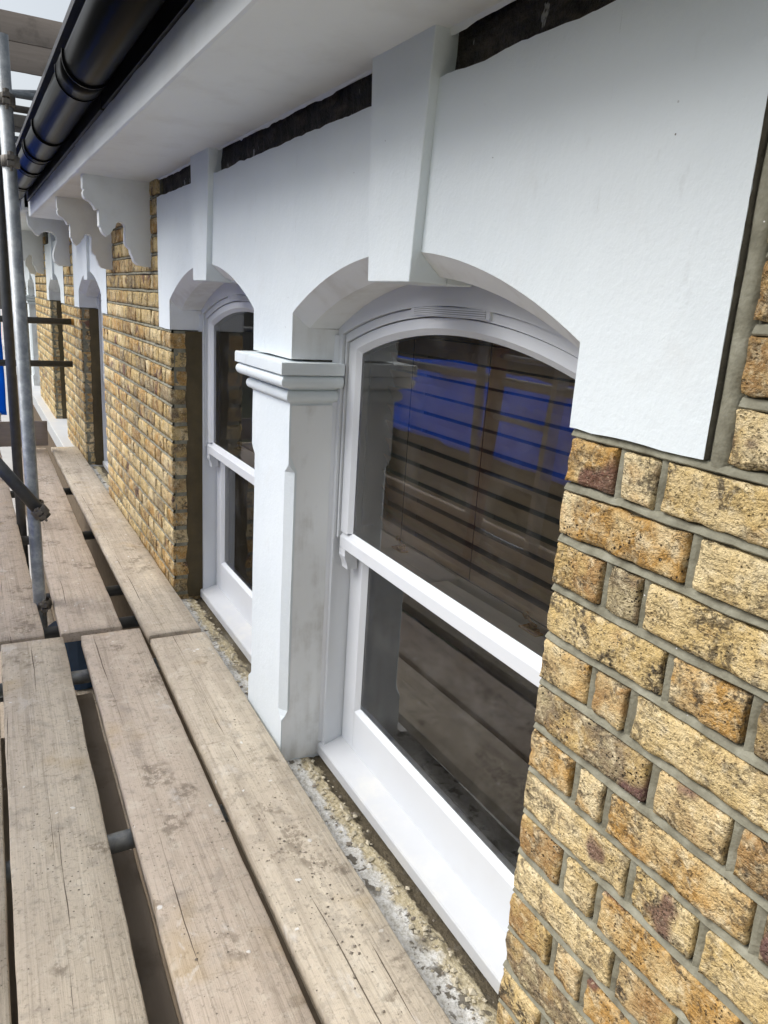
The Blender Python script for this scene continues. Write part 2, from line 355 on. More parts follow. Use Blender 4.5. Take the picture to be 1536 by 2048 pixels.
# ------------------------------------------------------------------ mesh helpers
class MB:
    def __init__(s): s.v = []; s.f = []; s.r = []
    def vert(s, p, r=0.0): s.v.append(tuple(p)); s.r.append(r); return len(s.v)-1
    def quad(s, a, b, c, d): s.f.append((a, b, c, d))
    def box(s, x0, x1, y0, y1, z0, z1, r=0.0):
        i = len(s.v)
        for p in ((x0,y0,z0),(x1,y0,z0),(x1,y1,z0),(x0,y1,z0),(x0,y0,z1),(x1,y0,z1),(x1,y1,z1),(x0,y1,z1)): s.vert(p, r)
        for f in ((0,3,2,1),(4,5,6,7),(0,1,5,4),(1,2,6,5),(2,3,7,6),(3,0,4,7)): s.f.append(tuple(i+k for k in f))
        return s
    def prism(s, poly, fn0, fn1):
        """poly of 2d points, fn0/fn1 map them to the two end caps"""
        i = len(s.v); n = len(poly)
        for p in poly: s.vert(fn0(*p))
        for p in poly: s.vert(fn1(*p))
        s.f.append(tuple(range(i, i+n))); s.f.append(tuple(range(i+2*n-1, i+n-1, -1)))
        for k in range(n): s.f.append((i+k, i+(k+1) % n, i+n+(k+1) % n, i+n+k))
        return s
    def px(s, poly, x0, x1): return s.prism(poly, lambda a, b: (x0, a, b), lambda a, b: (x1, a, b))   # poly in (y,z)
    def tube(s, p0, p1, r, n=14, r1=None, cap=True):
        p0 = Vector(p0); p1 = Vector(p1); d = (p1-p0).normalized()
        a = d.orthogonal().normalized(); b = d.cross(a); i = len(s.v)
        for p, rr in ((p0, r), (p1, r1 or r)):
            for k in range(n):
                t = 2*PI*k/n; s.vert(p + (a*math.cos(t)+b*math.sin(t))*rr)
        for k in range(n): s.f.append((i+k, i+(k+1) % n, i+n+(k+1) % n, i+n+k))
        if cap: s.f.append(tuple(range(i+n-1, i-1, -1))); s.f.append(tuple(range(i+n, i+2*n)))
        return s
    def strip(s, rows):
        """rows: list of equal-length point lists; quads between neighbours"""
        i = len(s.v); n = len(rows[0])
        for row in rows:
            for p in row: s.vert(p)
        for a in range(len(rows)-1):
            for b in range(n-1): s.f.append((i+a*n+b, i+a*n+b+1, i+(a+1)*n+b+1, i+(a+1)*n+b))
        return s
    def mesh(s, name, mat, smooth=False):
        me = bpy.data.meshes.new(name); me.from_pydata(s.v, [], s.f)
        if any(s.r):
            at = me.attributes.new('rnd', 'FLOAT', 'POINT'); at.data.foreach_set('value', s.r)
        me.materials.append(mat)
        if smooth: me.polygons.foreach_set('use_smooth', [True]*len(me.polygons))
        me.update(); return me
def link(name, me, parent=None, loc=None, rot=None):
    o = bpy.data.objects.new(name, me); C.objects.link(o)
    if parent: o.parent = parent
    if loc: o.location = loc
    if rot: o.rotation_euler = rot
    return o
def obj(name, mb, mat, parent=None, bev=0.0, smooth=False, loc=None, rot=None, seg=2, fixn=True):
    me = mb.mesh(name, mat, smooth)
    if fixn:
        import bmesh
        bm = bmesh.new(); bm.from_mesh(me); bmesh.ops.recalc_face_normals(bm, faces=bm.faces); bm.to_mesh(me); bm.free()
    o = link(name, me, parent, loc, rot)
    if bev:
        b = o.modifiers.new('bevel', 'BEVEL'); b.width = bev; b.segments = seg; b.limit_method = 'ANGLE'; b.angle_limit = math.radians(35)
        me.polygons.foreach_set('use_smooth', [True]*len(me.polygons))
        wnm = o.modifiers.new('wn', 'WEIGHTED_NORMAL'); wnm.keep_sharp = True
        try:
            for e in me.edges: pass
        except Exception: pass
    return o
def empty(name, loc=(0, 0, 0), parent=None):
    o = bpy.data.objects.new(name, None); C.objects.link(o); o.location = loc; o.empty_display_size = .1
    if parent: o.parent = parent
    return o
def tag(o, label=None, cat=None, group=None, kind=None):
    if label: o['label'] = label
    if cat: o['category'] = cat
    if group: o['group'] = group
    if kind: o['kind'] = kind
    return o
def nz(x, y, z): return noise.noise(Vector((x, y, z)))
def fbm(x, y, z): return noise.fractal(Vector((x, y, z)), 1.0, 2.0, 4)

# ------------------------------------------------------------------ levels
Z_ST0, Z_ST1 = -0.144, 0.370      # stucco bottom and top
Z_SOF = 0.442                     # underside of the eaves
Z_BRD = -1.250                    # top of the scaffold boards
Z_LEDGE = -1.317
Z_GND = -4.3
HW = 0.519                        # half width of a window opening
COURSE = 0.0758
XM = 6.58                         # party line the neighbour mirrors about
def archz(x, hw, zs, zc):
    h = zc-zs; R = (hw*hw+h*h)/(2*h)
    x = max(-hw, min(hw, x))
    return zc-R+math.sqrt(R*R-x*x)
outer = lambda x: archz(x, HW, -.030, .100)
inner = lambda x: archz(x, HW, -.066, .060)

# ------------------------------------------------------------------ setting
g = MB(); g.strip([[(-60, -40, Z_GND), (-60, 60, Z_GND)], [(140, -40, Z_GND), (140, 60, Z_GND)]])
tag(obj('ground', g, MAT['ground'], fixn=False), kind='structure')
g = MB(); g.strip([[(-60, 3.2, Z_GND+.006), (-60, 60, Z_GND+.006)], [(140, 3.2, Z_GND+.006), (140, 60, Z_GND+.006)]])
tag(obj('lawn', g, MAT['lawn'], fixn=False), kind='structure')

house = empty('terraced_house', (2.5, 0, Z_GND))
tag(house, 'near terraced house with white arched windows, column and yellow brick under black gutter', 'house')
neigh = empty('terraced_house', (10, 0, Z_GND))
tag(neigh, 'neighbouring terraced house at the far end, with sunlit brick and scroll bracket', 'house')
def hp(o, par=house):
    """parent to a house empty while keeping world coordinates"""
    o.parent = par; o.matrix_parent_inverse = Matrix.Translation(-Vector(par.location)); return o

# ---- wall cores (mortar bodies) : x ranges of solid wall
def core(x0, x1, z0, z1, y1, par, name='wall_core', y0=-.30):
    return hp(obj(name, MB().box(x0, x1, y0, y1, z0, z1), MAT['mortar']), par)
mir = lambda x: 2*XM-x

# ---- stucco panels
def stucco(x0, x1, openings, par, seed):
    mb = MB(); xs = set()
    n = int((x1-x0)/.03)+1
    for k in range(n+1): xs.add(round(x0+(x1-x0)*k/n, 5))
    for c in openings:
        for k in range(41): xs.add(round(c-HW+2*HW*k/40, 5))
    xs = sorted(xs)
    clean = [xs[0]]
    for x in xs[1:]:
        if x-clean[-1] > .004 or any(abs(abs(x-c)-HW) < 1e-4 for c in openings):
            if x-clean[-1] <= .004 and not any(abs(abs(clean[-1]-c)-HW) < 1e-4 for c in openings): clean[-1] = x
            elif x-clean[-1] > 1e-4: clean.append(x)
    xs = clean
    def inop(a, b):
        for c in openings:
            if c-HW-1e-4 <= a and b <= c+HW+1e-4: return c
        return None
    NZ = 12
    def fy(x, z): return .003+.0012*nz(x*5+seed, 3.1, z*5)+.0005*nz(x*22, seed, z*22)
    def top(x): return Z_ST1+.004*nz(x*9, seed, 1)+.003*nz(x*40, seed, 4)
    def bot(x): return Z_ST0+.0025*nz(x*14, seed, 2)+.0015*nz(x*60, seed, 7)
    for a, b in zip(xs[:-1], xs[1:]):
        c = inop(a, b)
        za, zb = (outer(a-c), outer(b-c)) if c is not None else (bot(a), bot(b))
        rows = []
        for k in range(NZ+1):
            t = k/NZ; z_a = za+(top(a)-za)*t; z_b = zb+(top(b)-zb)*t
            rows.append([(a, fy(a, z_a), z_a), (b, fy(b, z_b), z_b)])
        mb.strip(rows)
        # top return
        mb.strip([rows[-1], [(a, -.05, top(a)+.002), (b, -.05, top(b)+.002)]])
        if c is None: mb.strip([rows[0], [(a, -.135, za), (b, -.135, zb)]])
    for x, sg in ((x0, -1), (x1, 1)):     # outer ends, left unpainted
        raw = MB().strip([[(x+sg*.0006*q+.0016*sg*max(0, nz(k*2.1+q, seed, 3)), fy(x, 0)-.0012-.016*q+.0014*nz(k*1.7, seed, q), bot(x)+(top(x)-bot(x))*k/60) for q in range(2)] for k in range(61)])
        hp(obj('raw_edge', raw, MAT['rawedge'], fixn=False), par)
        mb.strip([[(x, fy(x, Z_ST0+(Z_ST1-Z_ST0)*k/NZ), bot(x)+(top(x)-bot(x))*k/NZ), (x, -.06, bot(x)+(top(x)-bot(x))*k/NZ)] for k in range(NZ+1)])
    o = hp(obj('stucco_panel', mb, MAT['stucco'], fixn=False), par)
    # splayed arch edge and soffit: own mesh because its paint is older and duller
    for c in openings:
        m2 = MB(); N = 40
        rows = [[], [], [], [], []]
        for k in range(N+1):
            x = -HW+2*HW*k/N
            zo, zi = outer(x), inner(x)
            y0 = fy(c+x, zo)
            rows[0].append((c+x, y0, zo)); rows[1].append((c+x, -.018, zo+(zi-zo)*.47+.001*nz(x*30, seed, 0)))
            rows[2].append((c+x, -.043, zi)); rows[3].append((c+x, -.085, zi+.0015*nz(x*20, seed, 5))); rows[4].append((c+x, -.135, zi+.002))
        m2.strip(rows)
        for sx in (-1, 1):
            x = c+sx*HW; rr = []
            for k in range(9):
                z = Z_ST0+(-.030-Z_ST0)*k/8
                rr.append([(x+.0012*nz(9*yy, z*30, seed)*(yy < -.02), yy if yy < 0 else fy(x, z), z if yy > -.02 else Z_ST0+((-.030+(.036*yy/.043 if yy > -.043 else -.036))-Z_ST0)*k/8) for yy in (0, -.018, -.043, -.085, -.135)])
            m2.strip(rr)
        hp(obj('arch_reveal', m2, MAT['reveal'], fixn=True), par)
    return o
CEN = [1.297, 2.632, 5.455]
stucco(.557, 3.352, [CEN[0], CEN[1]], house, 3.3)
stucco(4.725, 6.245, [CEN[2]], house, 8.1)
NC = [mir(5.455), mir(2.632), mir(1.297)]
stucco(mir(6.245), mir(4.725), [NC[0]], neigh, 5.1)
stucco(mir(3.352), mir(.557), [NC[1], NC[2]], neigh, 2.2)

# ---- keystones
def keystone(c, par):
    zt, zb = Z_SOF+.004, .044
    pr = [(-.1125, zt), (.1125, zt), (.081, zb), (-.081, zb)]
    mb = MB()
    i = len(mb.v)
    for y in (.021, -.06):
        for x, z in pr: mb.vert((c+x, y, z))
    # bottom runs back under the arch
    mb.f += [(0, 1, 2, 3), (0, 4, 5, 1), (1, 5, 6, 2), (2, 6, 7, 3), (3, 7, 4, 0), (7, 6, 5, 4)]
    mb.box(c-.080, c+.080, -.118, -.0605, zb+.0005, .09)
    o = hp(obj('keystone', mb, MAT['stucco'], bev=.003), par); return o
for c in CEN: keystone(c, house)
for c in NC: keystone(c, neigh)

# ---- tarred band between stucco and eaves
def band(x0, x1, par, seed):
    n = int((x1-x0)/.02)
    rows = [[], [], []]
    for k in range(n+1):
        x = x0+(x1-x0)*k/n
        for r_, z in enumerate((Z_ST1-.02, (Z_ST1+Z_SOF)/2, Z_SOF+.02)):
            rows[r_].append((x, -.024+.009*nz(x*14, z*40, seed)+.006*nz(x*45, z*60, seed), z))
    return hp(obj('tarred_band', MB().strip(rows), MAT['bitumen'], smooth=True, fixn=False), par)
band(.545, 3.50, house, 1.0); band(4.70, 6.26, house, 4.0); band(mir(6.26), mir(4.7), neigh, 2.0); band(mir(3.5), mir(.5), neigh, 6.0)
# ragged paint lip where the eaves paint runs over the band
lip = MB(); n = 420
rr = [[], []]
for k in range(n+1):
    x = -.5+6.5*k/n
    rr[0].append((x, -.004, Z_SOF+.003)); rr[1].append((x, -.010, Z_SOF-.004-.007*max(0, fbm(x*14, 1.5, 0)+.15)-.012*max(0, nz(x*37, 2, 9)-.35)))
lip.strip(rr)
hp(obj('paint_lip', lip, MAT['soffit'], fixn=False), house)

# ---- column between the two near windows
def column(x0, x1, par):
    ch_f, ch_s = .026, .018
    zt, zs1, zs2, zb = Z_ST0-.012, -.415, -1.150, Z_LEDGE-.03
    yb = -.30
    def ring(z, f):
        a = ch_f*f; b = ch_s*f
        return [(x0, yb, z), (x0, 0.003-b, z), (x0+a, 0.003, z), (x1-a, 0.003, z), (x1, 0.003-b, z), (x1, yb, z)]
    levels = [(zt, .02), (zs1, .02), (zs1-.012, .35), (zs1-.026, 1), (zs2, 1), (zs2-.016, .55), (zs2-.026, .02), (zb, .02)]
    # extra levels so that the shaft can be slightly uneven
    L = []
    for (za, fa), (zb_, fb) in zip(levels[:-1], levels[1:]):
        k = 8 if abs(za-zb_) > .2 else 1
        for q in range(k): L.append((za+(zb_-za)*q/k, fa+(fb-fa)*q/k))
    L.append(levels[-1])
    mb = MB(); rows = []
    for z, f in L:
        rg = ring(z, f)
        rows.append([(p[0]+.0012*nz(p[0]*9, p[1]*9, z*9), p[1]+.0012*nz(z*7, p[0]*8, 2), p[2]) for p in rg])
    mb.strip(rows)
    col = hp(obj('column', mb, MAT['stucco'], fixn=True), par)
    # older, dirty paint on the reveal sides (slightly proud sheets)
    for sx, x in ((-1, x0-.0022), (1, x1+.0022)):
        m2 = MB(); rws = []
        for k in range(25):
            z = -.262+(Z_LEDGE+.004+.262)*k/24
            f = 1 if zs2 < z < zs1-.02 else 0
            row = []
            for q in range(7):
                y = (-.0005-(ch_s+.0015)*f)+(-.128+.0005)*q/6
                row.append((x+sx*.0016*nz(y*30, z*14, sx), y, z+.006*nz(y*40, 3, 1)*(k == 24)))
            rws.append(row)
        m2.strip(rws)
        o = obj('reveal_face', m2, MAT['dirtyreveal'], col, smooth=True, fixn=True)
    # capital: each moulding runs round the front and both sides
    def mould(name, prof):
        """prof: list of (projection, z)"""
        mb = MB(); rows = []
        for p, z in prof:
            rows.append([(x0-p, -.128, z), (x0-p, .003+p, z), (x1+p, .003+p, z), (x1+p, -.128, z)])
        mb.strip(rows)
        # close top and bottom
        for row, in ((rows[0],), (rows[-1],)):
            i = len(mb.v)
            for q in row: mb.vert(q)
            mb.f.append((i, i+1, i+2, i+3))
        return obj(name, mb, MAT['reveal'] if False else MAT['stucco'], col, bev=.0015)
    mould('abacus', [(.040, -.150), (.042, -.154), (.042, -.180), (.036, -.1815)])
    ring2 = [(.026+.014*math.cos(t), -.1985+.016*math.sin(t)) for t in [PI/2-PI*k/9 for k in range(10)]]
    mould('torus', [(.020, -.1815)]+ring2[1:-1]+[(.024, -.2148), (.012, -.2165), (.006, -.222)])
    ring3 = [(.006+.010*math.cos(t), -.2375+.0145*math.sin(t)) for t in [PI/2-PI*k/8 for k in range(9)]]
    mould('astragal', [(.004, -.2225)]+ring3[1:-1]+[(.004, -.2525), (.0, -.257)])
    return col
column(1.816, 2.113, house)
column(mir(2.113), mir(1.816), neigh)

# ------------------------------------------------------------------ windows
A_in = lambda x: archz(x, .493, -.075, .008)
B_in = lambda x: archz(x, .478, -.094, -.012)
G_in = lambda x: archz(x, .436, -.108, -.036)
G_g = lambda x: archz(x, .424, -.119, -.049)
Z_MR = -.606
def ring_strip(mb, f_out, f_in, hwo, hwi, y, zbot, N=32):
    """front face of an arched frame: head between two curves and the two stiles"""
    rows = [[], []]
    for k in range(N+1):
        t = -1+2*k/N
        rows[0].append((hwo*t, y, f_out(hwo*t))); rows[1].append((hwi*t, y, f_in(hwi*t)))
    mb.strip(rows)
    for s in (-1, 1):
        mb.strip([[(s*hwo, y, f_out(hwo)), (s*hwi, y, f_in(hwi))], [(s*hwo, y, zbot), (s*hwi, y, zbot)]])
def ring_side(mb, f, hw, y0, y1, zbot, f2=None, hw2=None, N=32, bottom=False):
    """surface from y0 to y1 following an arched outline (f2/hw2: outline at y1)"""
    f2 = f2 or f; hw2 = hw2 or hw
    a, b = [(-hw, y0, zbot)], [(-hw2, y1, zbot)]
    for k in range(N+1):
        t = -1+2*k/N; a.append((hw*t, y0, f(hw*t))); b.append((hw2*t, y1, f2(hw2*t)))
    a.append((hw, y0, zbot)); b.append((hw2, y1, zbot))
    mb.strip([a, b])
def window_meshes():
    M = {}
    # box frame
    mb = MB(); N = 32
    ring_strip(mb, lambda x: .16, A_in, .56, .493, -.125, -1.30)
    ring_side(mb, A_in, .493, -.125, -.132, -1.30)
    ring_strip(mb, lambda x: A_in(x)-.0022, B_in, .4905, .482, -.1335, -.62)
    ring_side(mb, lambda x: A_in(x)-.0022, .4905, -.1335, -.145, -.62)
    ring_side(mb, B_in, .482, -.1335, -.155, -.62)
    # back box so that no light leaks round the frame
    for s in (-1, 1): mb.box(min(s*.4942, s*.56), max(s*.4942, s*.56), -.29, -.1262, -1.32, .16)
    rows = [[], []]
    for k in range(N+1):
        x = -.493+.986*k/N; rows[0].append((x, -.132, A_in(x))); rows[1].append((x, -.29, A_in(x)))
    mb.strip(rows)
    mb.strip([[(-.56, -.29, .16), (.56, -.29, .16)]]+[[(-.56, -.29, .02), (.56, -.29, .02)]])
    mb.strip([[(-.56, -.125, .16), (.56, -.125, .16)], [(-.56, -.29, .16), (.56, -.29, .16)]])
    # mastic bead against the reveal
    for s in (-1, 1):
        mb.strip([[(s*(HW+.003), -.112+.002*nz(k*.9, s, 0), z), (s*(HW-.010+.002*nz(k, s, 3)), -.1245, z)] for k, z in enumerate([-1.27+1.19*q/30 for q in range(31)])])
    M['frame'] = mb.mesh('frame', MAT['join'])
    # upper sash
    mb = MB()
    B2 = lambda x: B_in(x)-.0026
    ring_strip(mb, B2, G_in, .478, .436, -.139, -.60)
    ring_side(mb, B2, .478, -.139, -.175, -.60)
    ring_side(mb, G_in, .436, -.139, -.1505, -.596, G_g, .424)
    ring_side(mb, G_g, .424, -.1555, -.172, -.596)
    ring_strip(mb, B2, G_g, .478, .424, -.1755, -.60)
    # meeting rail
    mb.px([(-.137, -.614), (-.137, -.645), (-.176, -.645), (-.176, -.594), (-.1505, -.594), (-.141, -.610)], -.478, .478)
    M['upper_sash'] = mb.mesh('upper_sash', MAT['join'])
    # lower sash
    mb = MB()
    for s in (-1, 1):
        mb.box(min(s*.4925, s*.419), max(s*.4925, s*.419), -.228, -.182, -1.262, -.603)
        # bevel to the pane
        mb.strip([[(s*.419, -.182, -1.135), (s*.406, -.195, -1.122)], [(s*.419, -.182, -.62), (s*.406, -.195, -.62)]])
        mb.strip([[(s*.406, -.200, -1.122), (s*.406, -.225, -1.122)], [(s*.406, -.200, -.62), (s*.406, -.225, -.62)]])
    mb.px([(-.182, -1.262), (-.182, -1.135), (-.195, -1.122), (-.228, -1.122), (-.228, -1.262)], -.419, .419)
    mb.px([(-.178, -.645), (-.178, -.596), (-.246, -.594), (-.246, -.645)], -.492, .492)
    M['lower_sash'] = mb.mesh('lower_sash', MAT['join'])
    # panes
    mb = MB(); a, b = [], []
    N = 32
    for y in (-.1508, -.1552):
        r0, r1 = [], []
        for k in range(N+1):
            x = -.4235+.847*k/N; r0.append((x, y, G_g(x)+.0005)); r1.append((x, y, -.597))
        mb.strip([r0, r1])
    M['pane_u'] = mb.mesh('pane', MAT['glass'])
    mb = MB().box(-.4065, .4065, -.1995, -.1955, -1.1225, -.645)
    M['pane_l'] = mb.mesh('pane', MAT['glass'])
    # sill
    mb = MB().px([(-.250, -1.253), (-.186, -1.2535), (-.118, -1.276), (-.115, -1.280), (-.115, -1.310), (-.120, -1.3165), (-.250, -1.3165)], -HW+.002, HW-.002)
    M['sill'] = mb.mesh('sill', MAT['sillmat'])
    # trickle vent
    mb = MB()
    cz, hz = -.0035, .0098
    mb.box(-.131, .157, -.1335, -.1270, cz-hz, cz+hz)
    for k in range(4):
        z = cz-.006+.004*k
        mb.box(-.1195, .1435, -.1269, -.1248, z-.0012, z+.0012)
    M['vent'] = mb.mesh('trickle_vent', MAT['join'])
    M['slots'] = MB().box(-.119, .143, -.1285, -.1262, cz-.0078, cz+.0078).mesh('vent_recess', MAT['ventdark'])
    # horn (ogee)
    prof = [(-.137, -.6455), (-.1375, -.660), (-.1365, -.664), (-.1378, -.668), (-.1402, -.675), (-.1440, -.683), (-.1465, -.692), (-.1470, -.702), (-.176, -.702), (-.176, -.6455)]
    M['horn'] = MB().px(prof, -.018, .018).mesh('sash_horn', MAT['join'])
    # brass catch
    mb = MB()
    mb.box(-.026, .026, -.010, .010, 0, .003); mb.box(-.018, .006, -.007, .007, .003, .009)
    mb.box(.012, .026, -.026, -.012, 0, .004)
    mb.tube((-.008, 0, .009), (-.008, 0, .014), .006, 10); mb.tube((-.010, 0, .0125), (.028, -.010, .019), .0030, 8); mb.tube((.026, -.0095, .0185), (.034, -.012, .0205), .006, 10, .007)
    M['catch'] = mb.mesh('sash_catch', MAT['brass'])
    import bmesh
    for k in M.values():
        if k is M['pane_u']: continue
        bm = bmesh.new(); bm.from_mesh(k); bmesh.ops.recalc_face_normals(bm, faces=bm.faces); bm.to_mesh(k); bm.free()
    return M
WM = window_meshes()
def bevel(o, w_, seg=2):
    b = o.modifiers.new('bevel', 'BEVEL'); b.width = w_; b.segments = seg; b.limit_method = 'ANGLE'; b.angle_limit = math.radians(40)
def window(c, par, near=True):
    w0 = hp(link('window', WM['frame'], loc=(c, 0, 0)), par)
    for nm, key in (('upper_sash', 'upper_sash'), ('lower_sash', 'lower_sash'), ('pane', 'pane_u'), ('pane', 'pane_l'), ('sill', 'sill'), ('trickle_vent', 'vent'), ('vent_recess', 'slots')):
        o = link(nm, WM[key], w0)
        if near and key in ('upper_sash', 'lower_sash', 'sill'): bevel(o, .0018)
    for s in (-1, 1):
        h_ = link('sash_horn', WM['horn'], w0, loc=(s*.459, 0, 0))
        if near:
            link('sash_catch', WM['catch'], w0, loc=(s*.262+.005, -.206, -.5945))
    return w0
for c in CEN: window(c, house, c < 4)
for c in NC: window(c, neigh, False)

# ------------------------------------------------------------------ bricks
def brick_rects(x0, x1, z_top, ncourse, start, dirn, first, wob=0.0):
    """flemish bond with closers at the jamb; yields (xa, xb, za, zb, isjamb)"""
    J = .0115; out = []
    for r_ in range(ncourse):
        zb_ = z_top-r_*COURSE; za_ = zb_-COURSE+J
        seq = [.094, .055, .218] if (r_+first) % 2 == 0 else [.218]
        x = start; k = 0
        nxt = .102 if True else 0
        while (dirn < 0 and x > x0) or (dirn > 0 and x < x1):
            if k < len(seq): l_ = seq[k]
            else:
                l_ = .104 if (k-len(seq)) % 2 == 0 else .216
            l_ += random.uniform(-.006, .006)
            xa, xb = (x-l_, x) if dirn < 0 else (x, x+l_)
            out.append((max(xa, x0), min(xb, x1), za_, zb_, k == 0))
            x += dirn*(l_+J+random.uniform(-.0015, .002)); k += 1
    return [b for b in out if b[1]-b[0] > .02]
def rough_brick(xa, xb, za, zb, step, seed, amp, back=-.055, ret=0, retd=.118, mb=None):
    """brick with an uneven, chipped face; ret=-1/+1: the side at xa/xb is an exposed jamb return"""
    own = mb is None
    mb = mb or MB()
    r_ = .02+.96*random.random()
    nx = max(3, int((xb-xa)/step)); nzv = max(3, int((zb-za)/step))
    def edge(t): return min(1.0, t)
    idx = {}
    # columns, including return columns
    IN = .0036
    us = [(xa, 0.0), (xa+IN, 0.0)]+[(xa+(xb-xa)*i/nx, 0.0) for i in range(1, nx)]+[(xb-IN, 0.0), (xb, 0.0)]
    zs = [za, za+IN]+[za+(zb-za)*i/nzv for i in range(1, nzv)]+[zb-IN, zb]; nzv += 2
    jit = .0042 if step < .02 else .0022
    cols = []
    if ret < 0:
        m_ = max(2, int(retd/step)); cols += [(xa, -retd*(1-q/m_), 's') for q in range(m_)]
    else: cols += [(xa, back, 's')]
    cols += [(u, 0.0, 'f') for u, _ in us]
    if ret > 0:
        m_ = max(2, int(retd/step)); cols += [(xb, -retd*(q+1)/m_, 's') for q in range(m_)]
    else: cols += [(xb, back, 's')]
    rows = []
    for j in range(-1, nzv+2):
        row = []
        jj = min(max(j, 0), nzv); z = zs[jj]
        for ci, (x, y, typ) in enumerate(cols):
            X, Y, Z = x, y, z
            n1 = fbm(x*26+seed, y*26, z*26); n2 = nz(x*95+seed, y*95, z*95)
            dz = min(z-za, zb-z)
            if typ == 'f':
                dx = min(x-xa, xb-x); d = min(dx, dz)
                Y = amp*(.6*n1+.55*n2)+.0015
                e = max(0, 1-d/.0034); chip = max(0, nz(x*30+seed, 7.7, z*30)-.10); Y -= .0040*e+.012*chip*max(0, 1-d/.014)
                if dx < 1e-6:
                    X += (1 if x == xa else -1)*jit*(.6+.9*nz(z*48, seed, 2)) if not (ret and ((ret < 0) == (x == xa))) else (1 if x == xa else -1)*.002*(1+nz(z*40, seed, 8))
            else:
                if (ret < 0 and x == xa) or (ret > 0 and x == xb): X += (-1 if x == xa else 1)*amp*.7*n1
            if jj in (0, nzv) :
                Z += (1 if jj == 0 else -1)*jit*(.55+1.0*nz(x*44+3, seed, 5+jj))
            if j in (-1, nzv+1): Y = back if typ == 'f' else y; 
            if j in (-1, nzv+1) and typ == 'f': Y = max(back, Y-.03)
            row.append((X, Y, Z))
        rows.append(row)
    i0 = len(mb.v); n = len(cols)
    for row in rows:
        for p in row: mb.vert(p, r_)
    for a in range(len(rows)-1):
        for b in range(n-1): mb.f.append((i0+a*n+b, i0+a*n+b+1, i0+(a+1)*n+b+1, i0+(a+1)*n+b))
    return mb
def joints(rects, regions, mat, par, z_top, ncourse, proud=.0, step=.015, pd=.0032):
    """struck mortar beads: one per bed joint and one per perpend"""
    mb = MB(); prof = [(-.5, -.010), (-.40, -.0050), (-.05, -.0022), (.28, -.0006), (.40, -.0018), (.5, -.010)]
    wdt = .0135
    for (x0, x1, za, zb) in regions:
        for r_ in range(ncourse+1):
            z = z_top-r_*COURSE+.0057
            if not (za-.01 <= z <= zb+.01): continue
            n = max(4, int((x1-x0)/step)); rows = [[] for _ in prof]
            for k in range(n+1):
                x = x0+(x1-x0)*k/n
                dz = .0024*nz(x*9, z*31, 1.7)+.001*nz(x*50, z*31, 4); ww = wdt*(.95+.30*nz(x*13, z*17, 6)+.2*nz(x*60, z*11, 2)); dy = .0016*nz(x*17, z*23, 3)+.0008*nz(x*70, z*9, 1)
                for q, (a, b) in enumerate(prof): rows[q].append((x, b+dy+proud, z+dz-a*ww))
            mb.strip(rows)
    byrow = {}
    for b in rects: byrow.setdefault(round(b[3], 4), []).append(b)
    for k_, l_ in byrow.items():
        l_.sort()
        for a, b in zip(l_[:-1], l_[1:]):
            xm = (a[1]+b[0])/2
            if b[0]-a[1] > .03: continue
            rows = [[] for _ in prof]
            for k in range(6):
                z = a[2]-.003+(a[3]-a[2]+.006)*k/5
                dx = .0016*nz(xm*40, z*30, 2)
                for q, (u, v) in enumerate(prof): rows[q].append((xm+dx+u*wdt*1.05, v-pd+proud+.001*nz(xm*30, z*20, 8), z))
            mb.strip(rows)
    return mb
def wall(par, body, joint_regions, rects, indiv, z_top, ncourse, jamb, step_i, amp, label=None, far=False):
    """body: list of boxes; rects split into individual bricks and one joined rest"""
    mb = joints(rects, joint_regions, MAT['mortar'], par, z_top, ncourse, pd=.0032 if step_i(0) < .01 else .0085)
    for b in body: mb.box(*b)
    w0 = hp(obj('brick_wall', mb, MAT['mortar'], smooth=False), par)
    rest = MB(); nrest = 0
    for q, (xa, xb, za, zb, jb) in enumerate(rects):
        ret = jamb(xa, xb)
        if indiv(xa, xb, za, zb):
            b_ = rough_brick(xa, xb, za, zb, step_i(xa), q*1.37, amp, ret=ret)
            me = b_.mesh('brick', MAT['brick'], True)
            o = link('brick', me, w0); o.matrix_parent_inverse = Matrix.Identity(4)
            o.location = (0, 0, 0)
        else:
            rough_brick(xa, xb, za, zb, .05, q*1.37, amp*.6, ret=ret, mb=rest); nrest += 1
    if nrest:
        o = link('brickwork', rest.mesh('brickwork', MAT['brick_far'], True), w0); o['kind'] = 'stuff'
    return w0
# near wall, right of the first window
X_J = CEN[0]-HW
ZT = Z_ST0-.0125
rl = brick_rects(-.30, X_J, ZT, 16, X_J, -1, 0)
ru = brick_rects(-.30, .531, ZT+8*COURSE, 8, .531-.0, -1, 1)
rects = rl+ru
wall(house, [(-1.2, .777, -.30, -.012, Z_GND, Z_ST0-.004), (-1.2, .556, -.30, -.012, Z_ST0-.004, .90), (-1.2, .60, -.012, -.004, Z_GND, -1.36)],
     [(-.30, X_J-.0015, -1.36, Z_ST0-.006), (-.30, .528, Z_ST0+.02, .5)], rects, lambda *a: True, ZT+8*COURSE, 25,
     lambda xa, xb: 1 if abs(xb-X_J) < 1e-6 else 0, lambda x: .0085, .0050)
# heavy mortar fillet down the right edge of the stucco
mb = MB(); rows = [[] for _ in range(6)]
for k in range(41):
    z = Z_ST0-.012+(Z_SOF-Z_ST0+.012)*k/40
    for q, (x, y) in enumerate(((.557, -.016), (.5555, -.007), (.549, -.0010), (.539, -.0005), (.5325, -.004), (.528, -.02))):
        rows[q].append((x+.0016*nz(z*11, q*.3, 4), y+.0022*nz(z*13, 2, q*.2), z))
mb.strip(rows)
hp(obj('mortar_fillet', mb, MAT['mortar'], smooth=True), house)

